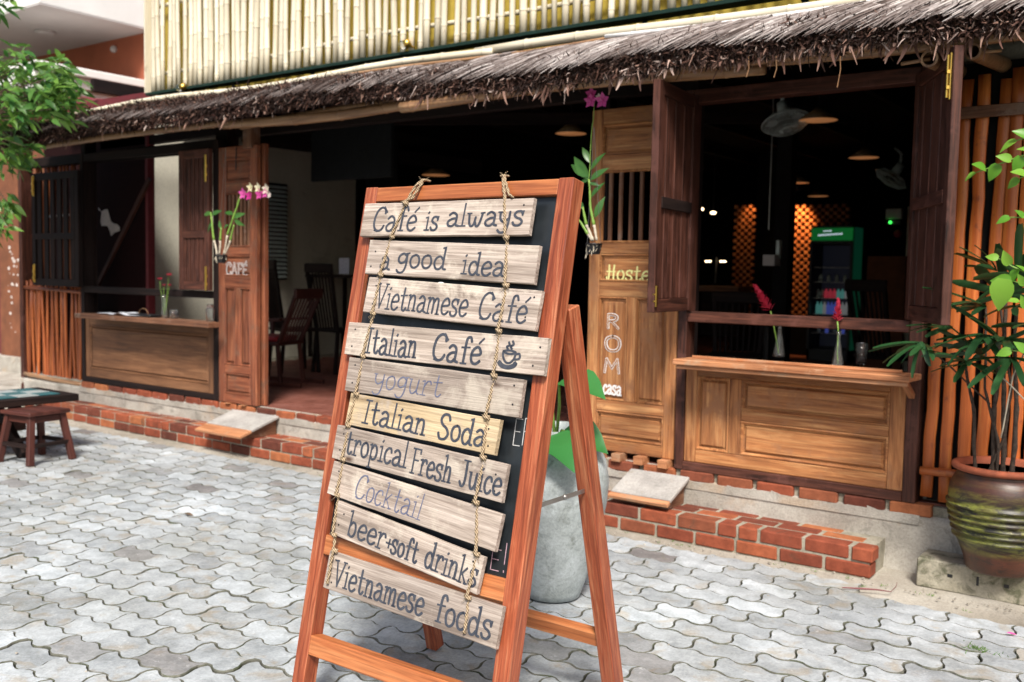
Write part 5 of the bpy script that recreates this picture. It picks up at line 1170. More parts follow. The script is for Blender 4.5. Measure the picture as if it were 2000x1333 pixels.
orchid('orchid in a net basket in front of the CAFÉ door with arching magenta spray', 432, 500, 4.76,
    [[(424, 498), (418, 470), (413, 425), (412, 415)], [(436, 498), (444, 460), (456, 425), (466, 395), (470, 385)], [(438, 498), (450, 470), (457, 440)], [(428, 498), (430, 470), (432, 445)]],
    [(413, 420, (.9, 0, .3), .8), (413, 418, (-.9, 0, .05), .9), (415, 435, (-.7, 0, -.6), .9), (455, 425, (.8, 0, .2), .9), (455, 420, (-.9, 0, .3), .9), (458, 430, (.9, 0, -.4), .8), (432, 448, (-.4, 0, .8), .6), (446, 440, (-.8, 0, -.2), .6)],
    [(462, 400), (470, 380), (485, 375), (508, 372), (528, 382)],
    [(476, 379, 'petal', 1.1), (488, 382, 'petal', 1.0), (508, 380, 'petal', 1.0), (490, 367, 'petal_w', .9), (505, 367, 'petal_w', .9), (521, 370, 'petal_w', 1.0), (519, 378, 'petal', .9), (527, 381, 'petal_w', .6)], (-1, 1), (441, 288))
orchid('orchid in a net basket beside the ROM casa door with tall thin spike', 1160, 478, 4.70,
    [[(1165, 470), (1160, 440), (1153, 400), (1150, 350)], [(1158, 470), (1145, 440), (1138, 405)], [(1156, 470), (1130, 430)]],
    [(1151, 350, (-.7, 0, .75), 1.35), (1152, 345, (-.8, 0, .45), 1.2), (1153, 352, (.8, 0, .55), .9), (1154, 332, (.6, 0, .8), .9), (1150, 352, (-.9, 0, -.1), .5), (1155, 385, (.6, 0, .75), .8), (1162, 425, (.4, 0, .9), .9), (1140, 410, (-.5, 0, .7), .6), (1150, 358, (.7, 0, -.1), .5), (1152, 318, (-.5, 0, .9), .8)],
    [(1150, 350), (1152, 310), (1156, 255), (1160, 215), (1162, 200)], [(1156, 184, 'petal', .9), (1155, 198, 'petal', 1.0), (1178, 197, 'petal', 1.1), (1170, 190, 'petal_w', .5)], (-1, 1), (1160, 248))
# ------------------------------------------------------------------ things on the shelves
def vase(label, p, h, r, prof=None):
    t = thing('bud_vase', label, 'vase', tuple(p)); pr = prof or [(.0, .002), (r, .002), (r, .02), (r * .35, h * .72), (r * .32, h * .8), (r * .45, h)]
    pr2 = pr + [(a_ * .86, b_ + (.0 if b_ > h * .9 else .003)) for a_, b_ in reversed(pr[1:])] + [(0, .008)]
    MB().lathe(pr2, tuple(p), 16).build('glass', M['glass'], t, None, 'all'); return t
SZ = .9985
v1 = vase('clear vase with a crimson ginger flower on the right shelf', Vector((onZ(1521, 698, SZ).x, onZ(1521, 698, SZ).y, SZ)), .20, .034)
def ginger(t, stem0, top, d, s_, n=34):
    stemline([stem0, top], .004, .004, M['stem'], 'stalk', t, 6); fb = MB(); d = Vector(d).normalized(); a0 = d.orthogonal().normalized(); b0_ = d.cross(a0)
    for k in range(n):
        tt = k / n; an = k * 2.4; p = Vector(top) + d * (.10 * s_ * tt); out = a0 * math.cos(an) + b0_ * math.sin(an); dd = (d * (.6 + .8 * tt) + out * (1.0 - .7 * tt)).normalized(); L = .040 * s_ * (1 - .3 * tt)
        sd_ = dd.cross(d).normalized() if dd.cross(d).length > .01 else a0; fb.add([p, p + dd * L * .55 + sd_ * L * .3 + d * .004, p + dd * L, p + dd * L * .55 - sd_ * L * .3 + d * .004], [(0, 1, 2, 3)], rnd.random())
    fb.build('flower', M['petal_r'], t)
b_ = Vector((onZ(1521, 698, SZ).x, onZ(1521, 698, SZ).y, SZ)); ginger(v1, b_ + Vector((0, 0, .02)), onY(1505, 608, b_.y - .03), (-.55, -.1, .85), 1.5)
p2 = Vector((-1.60, 5.03, .997)); v2 = vase('clear vase with a shaded red flower behind the tumbler', p2, .19, .030); ginger(v2, p2 + Vector((0, 0, .02)), p2 + Vector((-.01, .0, .24)), (0, 0, 1), 1.0)
p3 = onZ(1682, 712, SZ); tb = MB(); tb.lathe([(0, .002), (.028, .002), (.032, .115), (.030, .115), (.026, .012), (0, .012)], (p3.x, p3.y, SZ), 18); o = tb.build('glass_tumbler', M['glass'], None, None, 'all'); prop(o, 'empty clear glass tumbler at the right end of the right shelf', 'glass')
lz = 1.013
pv = Vector((-7.35, 4.97, lz)); v3 = vase('slim glass vase with three small pink-red blooms on the left shelf', pv, .20, .028, [(0, .002), (.022, .002), (.024, .03), (.020, .15), (.024, .20)])
for (a_, b_, s_) in ((312, 546, .7), (330, 538, .8), (320, 558, .5), (331, 558, .5)):
    tp_ = onY(a_, b_, 4.96); stemline([pv + Vector((0, 0, .02)), tp_], .0025, .002, M['stem'], 'stalk', v3, 5); fb = MB()
    for k in range(14): an = k * 2.4; d = Vector((math.cos(an), math.sin(an), .6 - .05 * k)).normalized(); L = .045 * s_; u_ = d.cross(Vector((0, 0, 1))).normalized(); fb.add([tp_, tp_ + d * L * .6 + u_ * L * .3, tp_ + d * L, tp_ + d * L * .6 - u_ * L * .3], [(0, 1, 2, 3)], rnd.random())
    fb.build('flower', M['petal_r'], v3)
pj = onZ(403, 628, lz); jb = MB(); jb.lathe([(0, .002), (.034, .002), (.036, .09), (.024, .12), (.026, .14), (.023, .14), (.031, .09), (.030, .01), (0, .01)], (pj.x, 4.97, lz), 16); o = jb.build('glass_jar', M['glass'], None, None, 'all'); prop(o, 'empty glass jar at the right end of the left shelf', 'jar')
pj = onZ(345, 622, lz); jb = MB(); jb.lathe([(0, .002), (.035, .002), (.037, .07), (.034, .07), (.031, .01), (0, .01)], (pj.x, 5.0, lz), 16); o = jb.build('glass_bowl', M['glass'], None, None, 'all'); prop(o, 'low clear glass between the flower vase and the jar', 'glass')
cl = MB(); c0 = onZ(262, 612, lz); nx = 14
for i in range(nx + 1):
    for j in range(nx + 1):
        u_, v_ = i / nx - .5, j / nx - .5; cl.v.append((-7.88 + u_ * .62 + v_ * .1, 4.95 + v_ * .17, lz + .006 + .030 * max(0, noise.noise(Vector((u_ * 5, v_ * 4, 2))) + .35) * (1 - 1.6 * abs(u_))))
for i in range(nx):
    for j in range(nx): a_ = i * (nx + 1) + j; cl.f.append((a_, a_ + nx + 1, a_ + nx + 2, a_ + 1))
o = cl.build('folded_cloth', M['cloth'], None, None, 'all'); prop(o, 'crumpled white cloth lying on the left shelf', 'cloth')
tr = thing('dark_tray', 'dark low basket tray between cloth and flower vase on the left shelf', 'tray', (-7.62, 4.96, lz)); MB().box((-7.80, 4.90, lz + .001), (-7.46, 5.03, lz + .022), .006).build('tray_base', M['black_plastic'], tr)
MB().tube([Vector((-7.66 + .07 * math.cos(t), 4.97, lz + .02 + .05 * math.sin(t))) for t in [k * math.pi / 8 for k in range(9)]], .003, 5).build('handle', M['bam_pole'], tr)
# ------------------------------------------------------------------ stool and table
st = thing('wooden_stool', 'small square red-brown stool with splayed legs in front of the tiled table', 'stool', tuple(onZ(88, 900, 0)))
s0 = onZ(90, 912, 0); sc0 = Vector((s0.x - .27, s0.y + .07, 0)); ang = R(8); SM = Matrix.Translation(sc0) @ Matrix.Rotation(ang, 4, 'Z') 
HSX = .385
for sx, sy in ((-1, -1), (1, -1), (1, 1), (-1, 1)):
    b_ = SM @ Vector((sx * .175, sy * .175, .002)); t_ = SM @ Vector((sx * .125, sy * .125, HSX - .03)); beam('leg', b_, t_, .045, .045, (1, 0, 0), M['stoolwood'], st, .004)
MB().box((-.17, -.17, HSX - .03), (.17, .17, HSX), .006).build('seat', M['stoolwood'], st, SM)
for sx, sy, ex, ey in ((-1, -1, 1, -1), (1, -1, 1, 1), (1, 1, -1, 1), (-1, 1, -1, -1)):
    beam('apron', SM @ Vector((sx * .127, sy * .127, HSX - .06)), SM @ Vector((ex * .127, ey * .127, HSX - .06)), .045, .022, (0, 0, 1), M['stoolwood'], st, .002)
    beam('stretcher', SM @ Vector((sx * .162, sy * .162, .14)), SM @ Vector((ex * .162, ey * .162, .14)), .028, .028, (0, 0, 1), M['black_x'], st, .002)
TZ = .45; tr_, tb_, tl_ = onZ(165, 745, TZ), onZ(150, 770, TZ), onZ(0, 784, TZ)
tab = thing('low_table', 'low dark table with teal and white tiled top cut by the left edge', 'table', (tb_.x - .55, tb_.y, 0))
tx1 = tb_.x + .05; ty0 = tb_.y - .10; ty1 = ty0 + .62; tx0 = tx1 - 1.35
dx_ = (onZ(150, 772, TZ) - onZ(0, 786, TZ)); TA = math.atan2(dx_.y, dx_.x); TM = Matrix.Translation((tb_.x, tb_.y, 0)) @ Matrix.Rotation(TA, 4, 'Z')
def tbx(nm, a, b, m, ch=.004): return MB().box(a, b, ch).build(nm, m, tab, TM)
for k in range(4): tbx('top_board', (-1.5, .002 + k * .155, TZ - .055), (.02, .153 + k * .155, TZ), M['black_x'])
for i in range(8):
    for j in range(3): tbx('tile', (-1.40 + i * .165, .09 + j * .155, TZ), (-1.24 + i * .165, .24 + j * .155, TZ + .006), M['teal_tile' if (i + j) % 2 else 'white_tile'], .001)
for xx in (-1.15, -.40):
    for yy0, yy1 in ((.04, .50), (.58, .12)): beam('trestle_leg', TM @ Vector((xx, yy0, .01)), TM @ Vector((xx, yy1, TZ - .06)), .09, .05, (1, 0, 0), M['black_x'], tab)
beam('stretcher', TM @ Vector((-1.3, .31, .20)), TM @ Vector((-.25, .31, .20)), .07, .04, (0, 0, 1), M['stoolwood'], tab)
# weeds and a few fallen bits
gr = MB(); c = onZ(1905, 1268, .0)
for k in range(70): a_ = rnd.uniform(0, 6.28); rr_ = abs(rnd.gauss(0, .035)); p = Vector((c.x + rr_ * 1.3 * math.cos(a_), c.y + rr_ * .7 * math.sin(a_), -.004)); blade(gr, p, (rnd.gauss(0, .6), rnd.gauss(0, .6), 1), rnd.uniform(.015, .040), .0035, rnd.random(), .3, 2, Vector((0, -1, 0)))
o = gr.build('weed_tuft', M['fringe_grass']); prop(o, 'small tuft of green weed sprouting between pavers near the right edge', 'weed', kind='stuff')
gt = MB(); q = random.Random(33)
for k in range(900):
    x = q.uniform(-9, .2); y = q.choice([q.gauss(4.72, .05), q.uniform(1.2, 4.7), q.gauss(4.72, .04)]); s_ = q.uniform(.0015, .006)
    if y < 4.795: gt.ball((x, y, .001 if y < 4.66 else .004), s_, 5, 3, (q.uniform(.8, 1.6), q.uniform(.8, 1.4), .6))
prop(gt.build('grit', M['sand']), kind='stuff')
jw = MB()
for k in range(90):
    cx_, cy_ = q.uniform(-7, -.3), q.choice([q.uniform(1.4, 4.7), q.gauss(4.74, .03)]); zz = -.012 if cy_ < 4.65 else -.002
    for m_ in range(q.randrange(3, 9)): blade(jw, (cx_ + q.gauss(0, .008), cy_ + q.gauss(0, .005), zz), (q.gauss(0, .7), q.gauss(0, .7), 1), q.uniform(.010, .022), .0028, q.random(), .3, 2, Vector((0, -1, 0)))
prop(jw.build('joint_weeds', M['fringe_grass']), kind='stuff')
for (px, py, mm_, L, lab) in ((360, 1003, 'petal_r', .07, 'small rusty dry leaf fallen on the open paving left of the sign'), (1966, 1236, 'petal', .04, 'single pink petal lying on the paving near the right edge')):
    p = onZ(px, py, .012); me = leafmesh('fallen_leaf', L, L * .4, M[mm_] if mm_ == 'petal' else M['bark'], 4, .1, .3); o = inst('fallen_leaf', me, dirM(p, (1, .2, 0), .2), None); prop(o, lab, 'leaf' if mm_ != 'petal' else 'petal')
tw = [onZ(a_, b_, .014) for a_, b_ in ((1645, 1148), (1680, 1150), (1712, 1152), (1740, 1156))]; tw2 = [tw[3], onZ(1750, 1146, .02), onZ(1752, 1138, .03)]
mb = MB(); mb.tube(tw, [.003, .005, .004, .002], 5); mb.tube(tw2, .0015, 4); o = mb.build('fallen_pod', M['maroon']); prop(o, 'thin dark red twig lying on the ground by the brick step end', 'twig')
# ================================================================== INSIDE THE CAFE
def pendant(label, px, py, Z, r, lit=True):
    p = far(px, py, Z); t = thing('pendant_lamp', label, 'lamp', tuple(p), 'cone pendant lamps hanging inside the cafe')
    mb = MB(); n = 24; h = r * .72; mb.lathe([(.012, h), (r, 0), (r - .006, .0), (.012, h - .01)], tuple(p), n); mb.build('lamp_shade', M['shade_lamp'], t, None, 'all')
    mb = MB(); mb.lathe([(r - .008, .003), (.014, h - .016)], tuple(p), n); mb.build('shade_lining', M['lamp_in'], t, None, 'all')
    MB().tube([p + Vector((0, 0, h)), Vector((p.x, p.y, 3.29))], .006, 5).build('cord', M['black_plastic'], t)
    MB().ball(p + Vector((0, 0, h * .4)), .03, 8, 6).build('bulb', M['lamp_in'], t); return t
pendant('largest cone lamp seen at the top of the right window beside the near fan', 1598, 236, 8.6, .175)
pendant('cone lamp above the far fan in the right window', 1687, 309, 10.7, .17)
pendant('small cone lamp half hidden behind the dark inner column', 1560, 358, 13.3, .15)
pendant('small cone lamp over the lit lattice brick wall', 1598, 384, 15.2, .17)
pendant('cone lamp hanging in the dark doorway between sign and right orchid', 1115, 262, 9.2, .157)
pendant('dim cone lamp low in the doorway just above the top of the sign', 851, 343, 12.5, .19)
def wallfan(label, px, py, Z, r, tiltv, post):
    p = far(px, py, Z); t = thing('wall_fan', label, 'fan', tuple(p), 'wall fans inside the cafe'); nrm = Vector(tiltv).normalized(); a0 = nrm.orthogonal().normalized(); b0_ = nrm.cross(a0)
    cg = MB()
    circ = lambda rr_, off, m_=28: [p + nrm * off + (a0 * math.cos(2 * math.pi * k / m_) + b0_ * math.sin(2 * math.pi * k / m_)) * rr_ for k in range(m_ + 1)]
    cg.tube(circ(r, 0), .007, 5)
    for rr_, off in ((r * .75, .05), (r * .45, .065), (r * .2, .07)): cg.tube(circ(rr_, off), .003, 4)
    for k in range(48):
        a_ = 2 * math.pi * k / 48; d = a0 * math.cos(a_) + b0_ * math.sin(a_)
        cg.tube([p + d * r, p + d * r * .75 + nrm * .05, p + d * r * .15 + nrm * .07], .0025, 3); cg.tube([p + d * r, p + d * r * .7 - nrm * .06, p + d * r * .2 - nrm * .07], .0025, 3)
    cg.build('wire_guard', M['fan'], t)
    for k in range(3):
        a_ = 2 * math.pi * k / 3; pts = []
        for s_, rr_ in ((-.25, .08), (-.35, r * .6), (-.2, r * .85), (.25, r * .85), (.4, r * .5), (.2, .08)): an = a_ + s_ * 1.2; pts.append(p + (a0 * math.cos(an) + b0_ * math.sin(an)) * rr_ + nrm * (.02 * s_))
        MB().prism(pts, tuple(nrm * .003)).build('blade', M['fan'], t)
    MB().tube([p - nrm * .07, p - nrm * .2], [.06, .05], 12).build('motor', M['fan'], t, None, 'all')
    e_ = Vector(post); MB().tube([p - nrm * .17, p - nrm * .2 + Vector((0, 0, .12)), e_], .018, 8).build('arm', M['fan'], t, None, 'all')
    MB().tube([p + nrm * .065, p + nrm * .08], [.05, .045], 12).build('badge', M['fan'], t)
f1 = far(1535, 238, 8.75); wallfan('near wall fan tilted down behind the largest cone lamp', 1535, 240, 8.75, .215, (.30, -.22, -.92), f1 + Vector((.05, .3, .36)))
f2 = far(1740, 350, 11.5); wallfan('far wall fan tilted down near the right edge of the right window', 1740, 350, 11.5, .205, (-.50, -.20, -.84), f2 + Vector((-.05, .3, .40)))
# pierced brick partition, lit from the front
lat = thing('lattice_brick_wall', 'pierced orange brick partition lit warm in the depth of the cafe', 'brick wall', (-5.1, 13.9, .345))
LB = brickmesh(.062, .050, .09, 77).mesh('brick', M['lattice'])
def lattice(p0, p1, zt, zb_, dark=0):
    d = Vector((p1.x - p0.x, p1.y - p0.y, 0)); L = d.length; d.normalize(); row = 0; z = zt
    while z > zb_:
        u = (row % 2) * .057
        while u < L: inst('brick', LB, Matrix.Translation((p0.x + d.x * u, p0.y + d.y * u, z)) @ Matrix.Rotation(math.atan2(d.y, d.x), 4, 'Z'), lat); u += .114
        z -= .051; row += 1
l0, l1 = far(1540, 406, 13.9), far(1668, 400, 13.9); l0 = Vector((l0.x, 13.9, l0.z))
a_ = onY(1542, 405, 13.9); b_ = onY(1662, 400, 13.9); lattice(a_, b_, a_.z, .9)
a_ = onY(1440, 405, 13.9); b_ = onY(1479, 405, 13.9); lattice(a_, b_, a_.z, .9)
box('lattice_base', (onY(1432, 500, 13.9).x, 13.85, .345), (onY(1668, 500, 13.9).x, 13.96, .86), M['dark_wall'], lat, 0)
box('column', (onY(1480, 500, 13.7).x, 13.6, .345), (onY(1540, 500, 13.7).x, 13.75, 3.28), M['dark_wall'], lat, 0)
def spot(name, p, target, e, size, col=(1, .50, .18), blend=.8):
    l = bpy.data.lights.new(name, 'SPOT'); l.energy = e; l.color = col; l.spot_size = R(size); l.spot_blend = blend; l.shadow_soft_size = .05
    o = bpy.data.objects.new(name, l); COL.objects.link(o); o.location = p; o.rotation_euler = (Vector(p) - Vector(target)).to_track_quat('Z', 'Y').to_euler(); return o
lc = onY(1555, 465, 13.9); sp_ = lc + Vector((.10, -.30, .62)); 
spot('spot_lamp', sp_, lc, 48, 75); lc2 = onY(1474, 440, 13.9); spot('spot_lamp', lc2 + Vector((-.05, -.22, .4)), lc2, 5, 80)
for c_, lb in ((sp_, 'small spotlight above the lit lattice brick wall'), ): 
    t = thing('spotlight', lb, 'spotlight', tuple(c_)); MB().tube([c_ + Vector((0, .0, .14)), c_ + Vector((0, .0, .04))], [.03, .045], 10, True).build('housing', M['black_plastic'], t, None, 'all')
for (px, py, lb) in ((1369, 409, 'left of two glowing bulbs deep behind the right window'), (1393, 416, 'right of two glowing bulbs deep behind the right window')):
    p = far(px, py, 14.5); t = thing('ceiling_bulb', lb, 'light bulb', tuple(p)); MB().ball(p, .035, 8, 6, (1.3, 1, .6)).build('bulb', M['bulb'], t); MB().tube([p + Vector((0, 0, .03)), Vector((p.x, p.y, 3.29))], .006, 5).build('cord', M['black_plastic'], t)
p = far(1402, 511, 13.5); bar = thing('bar_light', 'short row of glowing bar lights low behind the right window', 'light', tuple(p))
for dx in (-.17, -.12, .05, .10): MB().ball(p + Vector((dx, 0, 0)), .018, 8, 5, (1.3, 1, .6)).build('bulb', M['bulb'], bar)
MB().tube([p + Vector((-.02, 0, .06)), p + Vector((-.03, 0, -.30))], .012, 6).build('tap', M['steel'], bar); MB().box(p + Vector((-.30, .05, -.42)), p + Vector((.30, .5, -.34)), .01).build('counter_top', M['brown_x'], bar); MB().box(p + Vector((-.28, .08, -1.05)), p + Vector((.28, .48, -.42)), .01).build('counter_front', M['black_x'], bar)
# fridge
fa = onY(1583, 440, 13.2); fb_ = onY(1667, 440, 13.2); fw = fb_.x - fa.x; fz = onY(1625, 441, 13.2).z
fr_ = thing('drinks_fridge', 'glass-door drinks fridge with glowing green header', 'fridge', ((fa.x + fb_.x) / 2, 13.4, .345))
X0, X1 = fa.x, fb_.x; Yf = 13.2
MB().box((X0, Yf + .04, .345), (X0 + .03, Yf + .50, fz)).box((X1 - .03, Yf + .04, .345), (X1, Yf + .50, fz)).box((X0, Yf + .46, .345), (X1, Yf + .50, fz)).box((X0, Yf + .04, .345), (X1, Yf + .50, .50)).box((X0, Yf + .04, fz - .24), (X1, Yf + .50, fz)).build('cabinet', M['black_plastic'], fr_)
box('side_panel', (X1 + .001, Yf + .05, .5), (X1 + .006, Yf + .42, fz - .02), emit('glowing_fridge_side', (.004, .06, .03), .15, (.01, .06, .03)), fr_, 0)
box('header', (X0 + .01, Yf + .02, fz - .20), (X1 - .01, Yf + .038, fz - .03), M['fridge_sign'], fr_, .002)
hb2 = MB(); Fh = face(Yf + .019)
q = random.Random(4)
for (zz, xa, xb, hh) in ((fz - .085, .30, .48, .016), (fz - .135, .18, .74, .020)):
    x = X0 + xa * fw
    while x < X0 + xb * fw: hb2.box((x, Yf + .0175, zz + (x - X0) * .06 - hh / 2), (x + .016, Yf + .019, zz + (x - X0) * .06 + hh / 2)); x += .024
o = hb2.build('header_lettering', M['fridge_text'], fr_); prop(o, kind='stuff')
box('inside_back', (X0 + .04, Yf + .44, .52), (X1 - .04, Yf + .45, fz - .26), M['fridge_in'], fr_, 0)
shelf_z = [.72, .98, 1.20, 1.42, 1.62]
for k, z in enumerate(shelf_z): box('fridge_shelf', (X0 + .035, Yf + .08, z - .008), (X1 - .035, Yf + .42, z), M['steel'] if k != 2 else M['steel'], fr_, 0)
cans = {}; SHN = {1.42: 'top fridge shelf', 1.20: 'second fridge shelf', .98: 'third fridge shelf', .72: 'lowest fridge shelf'}
for z, cols, h, r_ in ((1.42, ['fan'] * 4 + ['can_red'] * 0, .10, .026), (1.20, ['fan', 'fan', 'can_red', 'can_red', 'can_red', 'can_teal', 'can_teal', 'can_white'], .12, .026), (.98, ['can_teal', 'can_teal', 'can_white', 'can_blue', 'can_blue', 'can_blue', 'can_white', 'can_white', 'can_white'], .16, .024), (.72, ['fan', 'can_blue', 'fan', 'can_blue'], .15, .024)):
    n = len(cols)
    for k, cn in enumerate(cols):
        x = X0 + .07 + (fw - .14) * (k + .5) / n; kk = (cn, h)
        if kk not in cans: cans[kk] = MB().lathe([(0, 0), (r_, 0), (r_, h * .75), (r_ * .45, h * .9), (r_ * .4, h * 1.05), (0, h * 1.05)], (0, 0, 0), 10).mesh('bottle', M[cn], 'all')
        t = inst('drink_bottle', cans[kk], Matrix.Translation((x, Yf + .14, z)), None); prop(t, {'can_red': 'small red can standing on the ' + SHN[z], 'can_blue': 'small blue bottle standing on the ' + SHN[z], 'can_teal': 'small teal can standing on the ' + SHN[z], 'can_white': 'small pale bottle standing on the ' + SHN[z], 'fan': 'small dark bottle standing on the ' + SHN[z]}[cn], 'bottle', {'can_red': 'red cans in the fridge', 'can_blue': 'blue bottles in the fridge', 'can_teal': 'teal cans in the fridge', 'can_white': 'pale bottles in the fridge', 'fan': 'dark bottles in the fridge'}[cn])
box('door_frame', (X0, Yf + .01, .50), (X0 + .035, Yf + .035, fz - .21), M['black_plastic'], fr_, 0); box('door_frame', (X1 - .035, Yf + .01, .50), (X1, Yf + .035, fz - .21), M['black_plastic'], fr_, 0)
# grey unit, exit light and pale door at the right rear
p = onY(1745, 418, 12.0); t = thing('wall_unit', 'pale wall box with small green indicator light at the right rear', 'wall box', tuple(p)); MB().box(p + Vector((-.09, 0, -.06)), p + Vector((.09, .08, .06)), .006).build('casing', M['soffit'], t); MB().ball(p + Vector((-.03, -.01, -.10)), .018, 8, 6).build('indicator', M['green_led'], t); MB().box(p + Vector((-.08, .01, -.13)), p + Vector((.08, .05, -.07)), .004).build('display', M['black_plastic'], t)
pd = onY(1778, 500, 12.4); box('rear_door_jamb', (pd.x - .05, 12.38, .345), (pd.x + .03, 12.5, 2.35), M['white_wall'], cafe, 0); pd2 = onY(1755, 540, 12.4); box('rear_cabinet', (pd2.x - .35, 12.3, .345), (pd2.x + .1, 12.7, 1.75), M['neigh'], cafe, 0)
p = onY(1754, 457, 12.0); t = MB().ball(p, .05, 10, 8).build('red_ball_lantern', M['red_paint'], None, None, 'all'); prop(t, 'small red round lantern hanging at the right rear of the cafe', 'lantern')
# chairs
def chair(label, x, y, rz, tall=1.0, rock=False):
    t = thing('spindle_chair' if not rock else 'rocking_chair', label, 'chair', (x, y, .347), None, rz); F = WM[t.name]; m = 'black_x' if not rock else 'stoolwood'
    def lb(nm, a, b, w_, th, sd=(1, 0, 0), mm_=None): return beam(nm, F @ Vector(a), F @ Vector(b), w_, th, F.to_3x3() @ Vector(sd), M[mm_ or m], t, .003)
    sh = .44 if not rock else .38; bt = .62 * tall
    for sx in (-1, 1):
        lb('leg', (sx * .20, -.20, 0), (sx * .18, -.18, sh), .035, .035); lb('leg', (sx * .19, .22, 0), (sx * .18, .18, sh), .035, .035)
        lb('back_post', (sx * .18, .18, sh), (sx * .21, .30 if not rock else .40, sh + bt), .035, .03)
        if rock: lb('armrest', (sx * .25, -.20, sh + .22), (sx * .22, .24, sh + .25), .06, .025); lb('arm_post', (sx * .24, -.17, sh), (sx * .25, -.18, sh + .21), .03, .03); lb('rocker', (sx * .20, -.38, .02), (sx * .20, .45, .02), .03, .045)
    MB().box((-.22, -.22, sh), (.22, .21, sh + .035), .01).build('seat', M[m], t, F)
    for k in range(7): u_ = -.14 + .28 * k / 6; lb('spindle', (u_, .19, sh + .03), (u_ * 1.15, (.30 if not rock else .39), sh + bt - .05), .018, .014)
    MB().box((-.235, -.018, -.05), (.235, .018, .05), .012).build('crest_rail', M[m], t, F @ Matrix.Translation((0, .30 if not rock else .40, sh + bt)) )
    if rock: MB().box((-.19, -.19, 0), (.19, .17, .05), .02).build('cushion', M['red_paint'], t, F @ Matrix.Translation((0, 0, sh + .036)))
    return t
c = onY(575, 640, 7.1); chair('dark spindle-back chair inside the doorway just right of the CAFÉ door', c.x, 7.1, R(160), 1.15)
c = onY(665, 640, 7.4); chair('dark spindle-back chair inside the doorway close to the sign', c.x, 7.4, R(175), 1.1)
c = onY(562, 700, 5.85); chair('dark reddish rocking chair facing left just inside the doorway', c.x - .62, 6.2, R(-75), .8, True)
c = onY(672, 520, 8.6); box_ = MB().box((c.x - .09, 8.6, c.z - .10), (c.x + .09, 8.605, c.z + .10)).build('menu_card', M['paper']); prop(box_, 'pale menu card standing in the dark doorway left of the sign', 'card')
tt = thing('inner_table', 'dark table inside the doorway holding the pale menu card', 'table', (c.x, 8.7, .347)); MB().box((c.x - .5, 8.4, c.z - .15), (c.x + .4, 9.1, c.z - .11), .006).build('table_top', M['black_x'], tt)
for sx in (-.45, .35):
    for sy in (8.45, 9.05): box('leg', (c.x + sx - .02, sy - .02, .347), (c.x + sx + .02, sy + .02, c.z - .15), M['black_z'], tt, .002)
c = onY(1742, 590, 8.6); chair('dark spindle-back chair at the right edge inside the right window', c.x, 8.6, R(150), 1.0)
c = onY(1440, 590, 7.6); chair('dark chair low at the left inside the right window', c.x, 7.6, R(20), .8)
c = onY(1500, 610, 8.8); it = thing('cafe_table', 'dark round cafe table inside the right window between two chairs', 'table', (c.x, 8.8, .347))
MB().lathe([(0, .70), (.38, .70), (.39, .725), (0, .725)], (c.x, 8.8, .347), 24).build('table_top', M['brown_x'], it); MB().tube([(c.x, 8.8, .36), (c.x, 8.8, 1.05)], .035, 8).build('pedestal', M['black_plastic'], it); MB().lathe([(.22, 0), (.20, .03), (0, .04)], (c.x, 8.8, .347), 16).build('foot', M['black_plastic'], it)
p = onY(742, 318, 8.9); wb = thing('wall_chalkboard', 'black wall board with faint chalked Café above the sign', 'chalkboard', (p.x, 8.9, p.z - .3)); box('board', (p.x - .25, 8.9, p.z - .35), (p.x + .30, 8.92, p.z + .35), M['black_board'], wb, .003)
for t_, dz, cp in (('Café', .03, .12), ('ine', -.14, .10)): wq = MB(); write(wq, t_, p.x - .10, p.x + .16, p.z + dz, cp, .004, face(8.899), z=-.001); wq.build('chalk_word', M['chalk_g'], wb)
# ================================================================== THE NEIGHBOUR
nb = thing('neighbour_house', 'terracotta-walled house with a white balcony slab beyond the left end of the cafe', 'house', (-12.5, 7.5, 0))
XC = -11.5; yc = onX(78, 5, XC).y; zc_ = 4.52; yd = 7.62
box('balcony_slab', (-22, yc, zc_), (XC, yd + .3, zc_ + .02), M['soffit'], nb, 0); box('balcony_front', (-22, yc - .003, zc_ + .021), (XC + .003, yc + .15, zc_ + 1.6), M['white_paint'], nb, 0); box('balcony_side', (XC - .15, yc + .151, zc_ + .021), (XC + .003, yd + 6, zc_ + 2.2), M['white_paint'], nb, 0)
MB().lathe([(.12, 0), (.13, -.02), (.10, -.035), (0, -.04)], tuple(onZ(88, 62, zc_)), 16).build('soffit_light', M['soffit'], nb)
box('upper_wall', (-22, yd, 2.2), (-9.75, yd + .2, zc_), M['terra_wall'], nb, 0)
MB().ball(Vector((onY(225, 97, yd).x, yd - .02, onY(225, 97, yd).z)), .05, 8, 6).build('wall_light', M['soffit'], nb)
for k, (z0, z1, dx) in enumerate(((3.74, 3.84, .10), (3.60, 3.735, .02), (3.50, 3.595, -.06))): box('cornice', (XC - .9, 6.0 - .0 * k, z0), (XC + .05 + dx, 7.61, z1), M['white_paint'], nb, .01)
box('side_wall', (XC - .9, 6.3, 2.2), (XC - .08, 7.6, 3.49), M['neigh'], nb, 0)
aw2 = thing('maroon_awning', 'dark red sheet awning behind the left end of the thatch', 'awning', (-10, 6.3, 2.9))
P = [onY(75, 262, 6.0), onY(262, 212, 6.0), onY(268, 204, 6.6), onY(150, 185, 6.6)]; P = [onX(60, 285, -10.6), onX(250, 225, -9.2), onX(262, 205, -9.4), onX(130, 188, -11.0)]
MB().prism(P, (0, 0, .02)).build('sheet', M['maroon'], aw2); MB().tube([P[3], P[2]], .015, 6).build('edge_bar', M['maroon'], aw2)
for pz in (P[0], P[1]): MB().tube([pz, (pz.x, pz.y, 2.0)], .02, 6).build('support', M['maroon'], aw2)
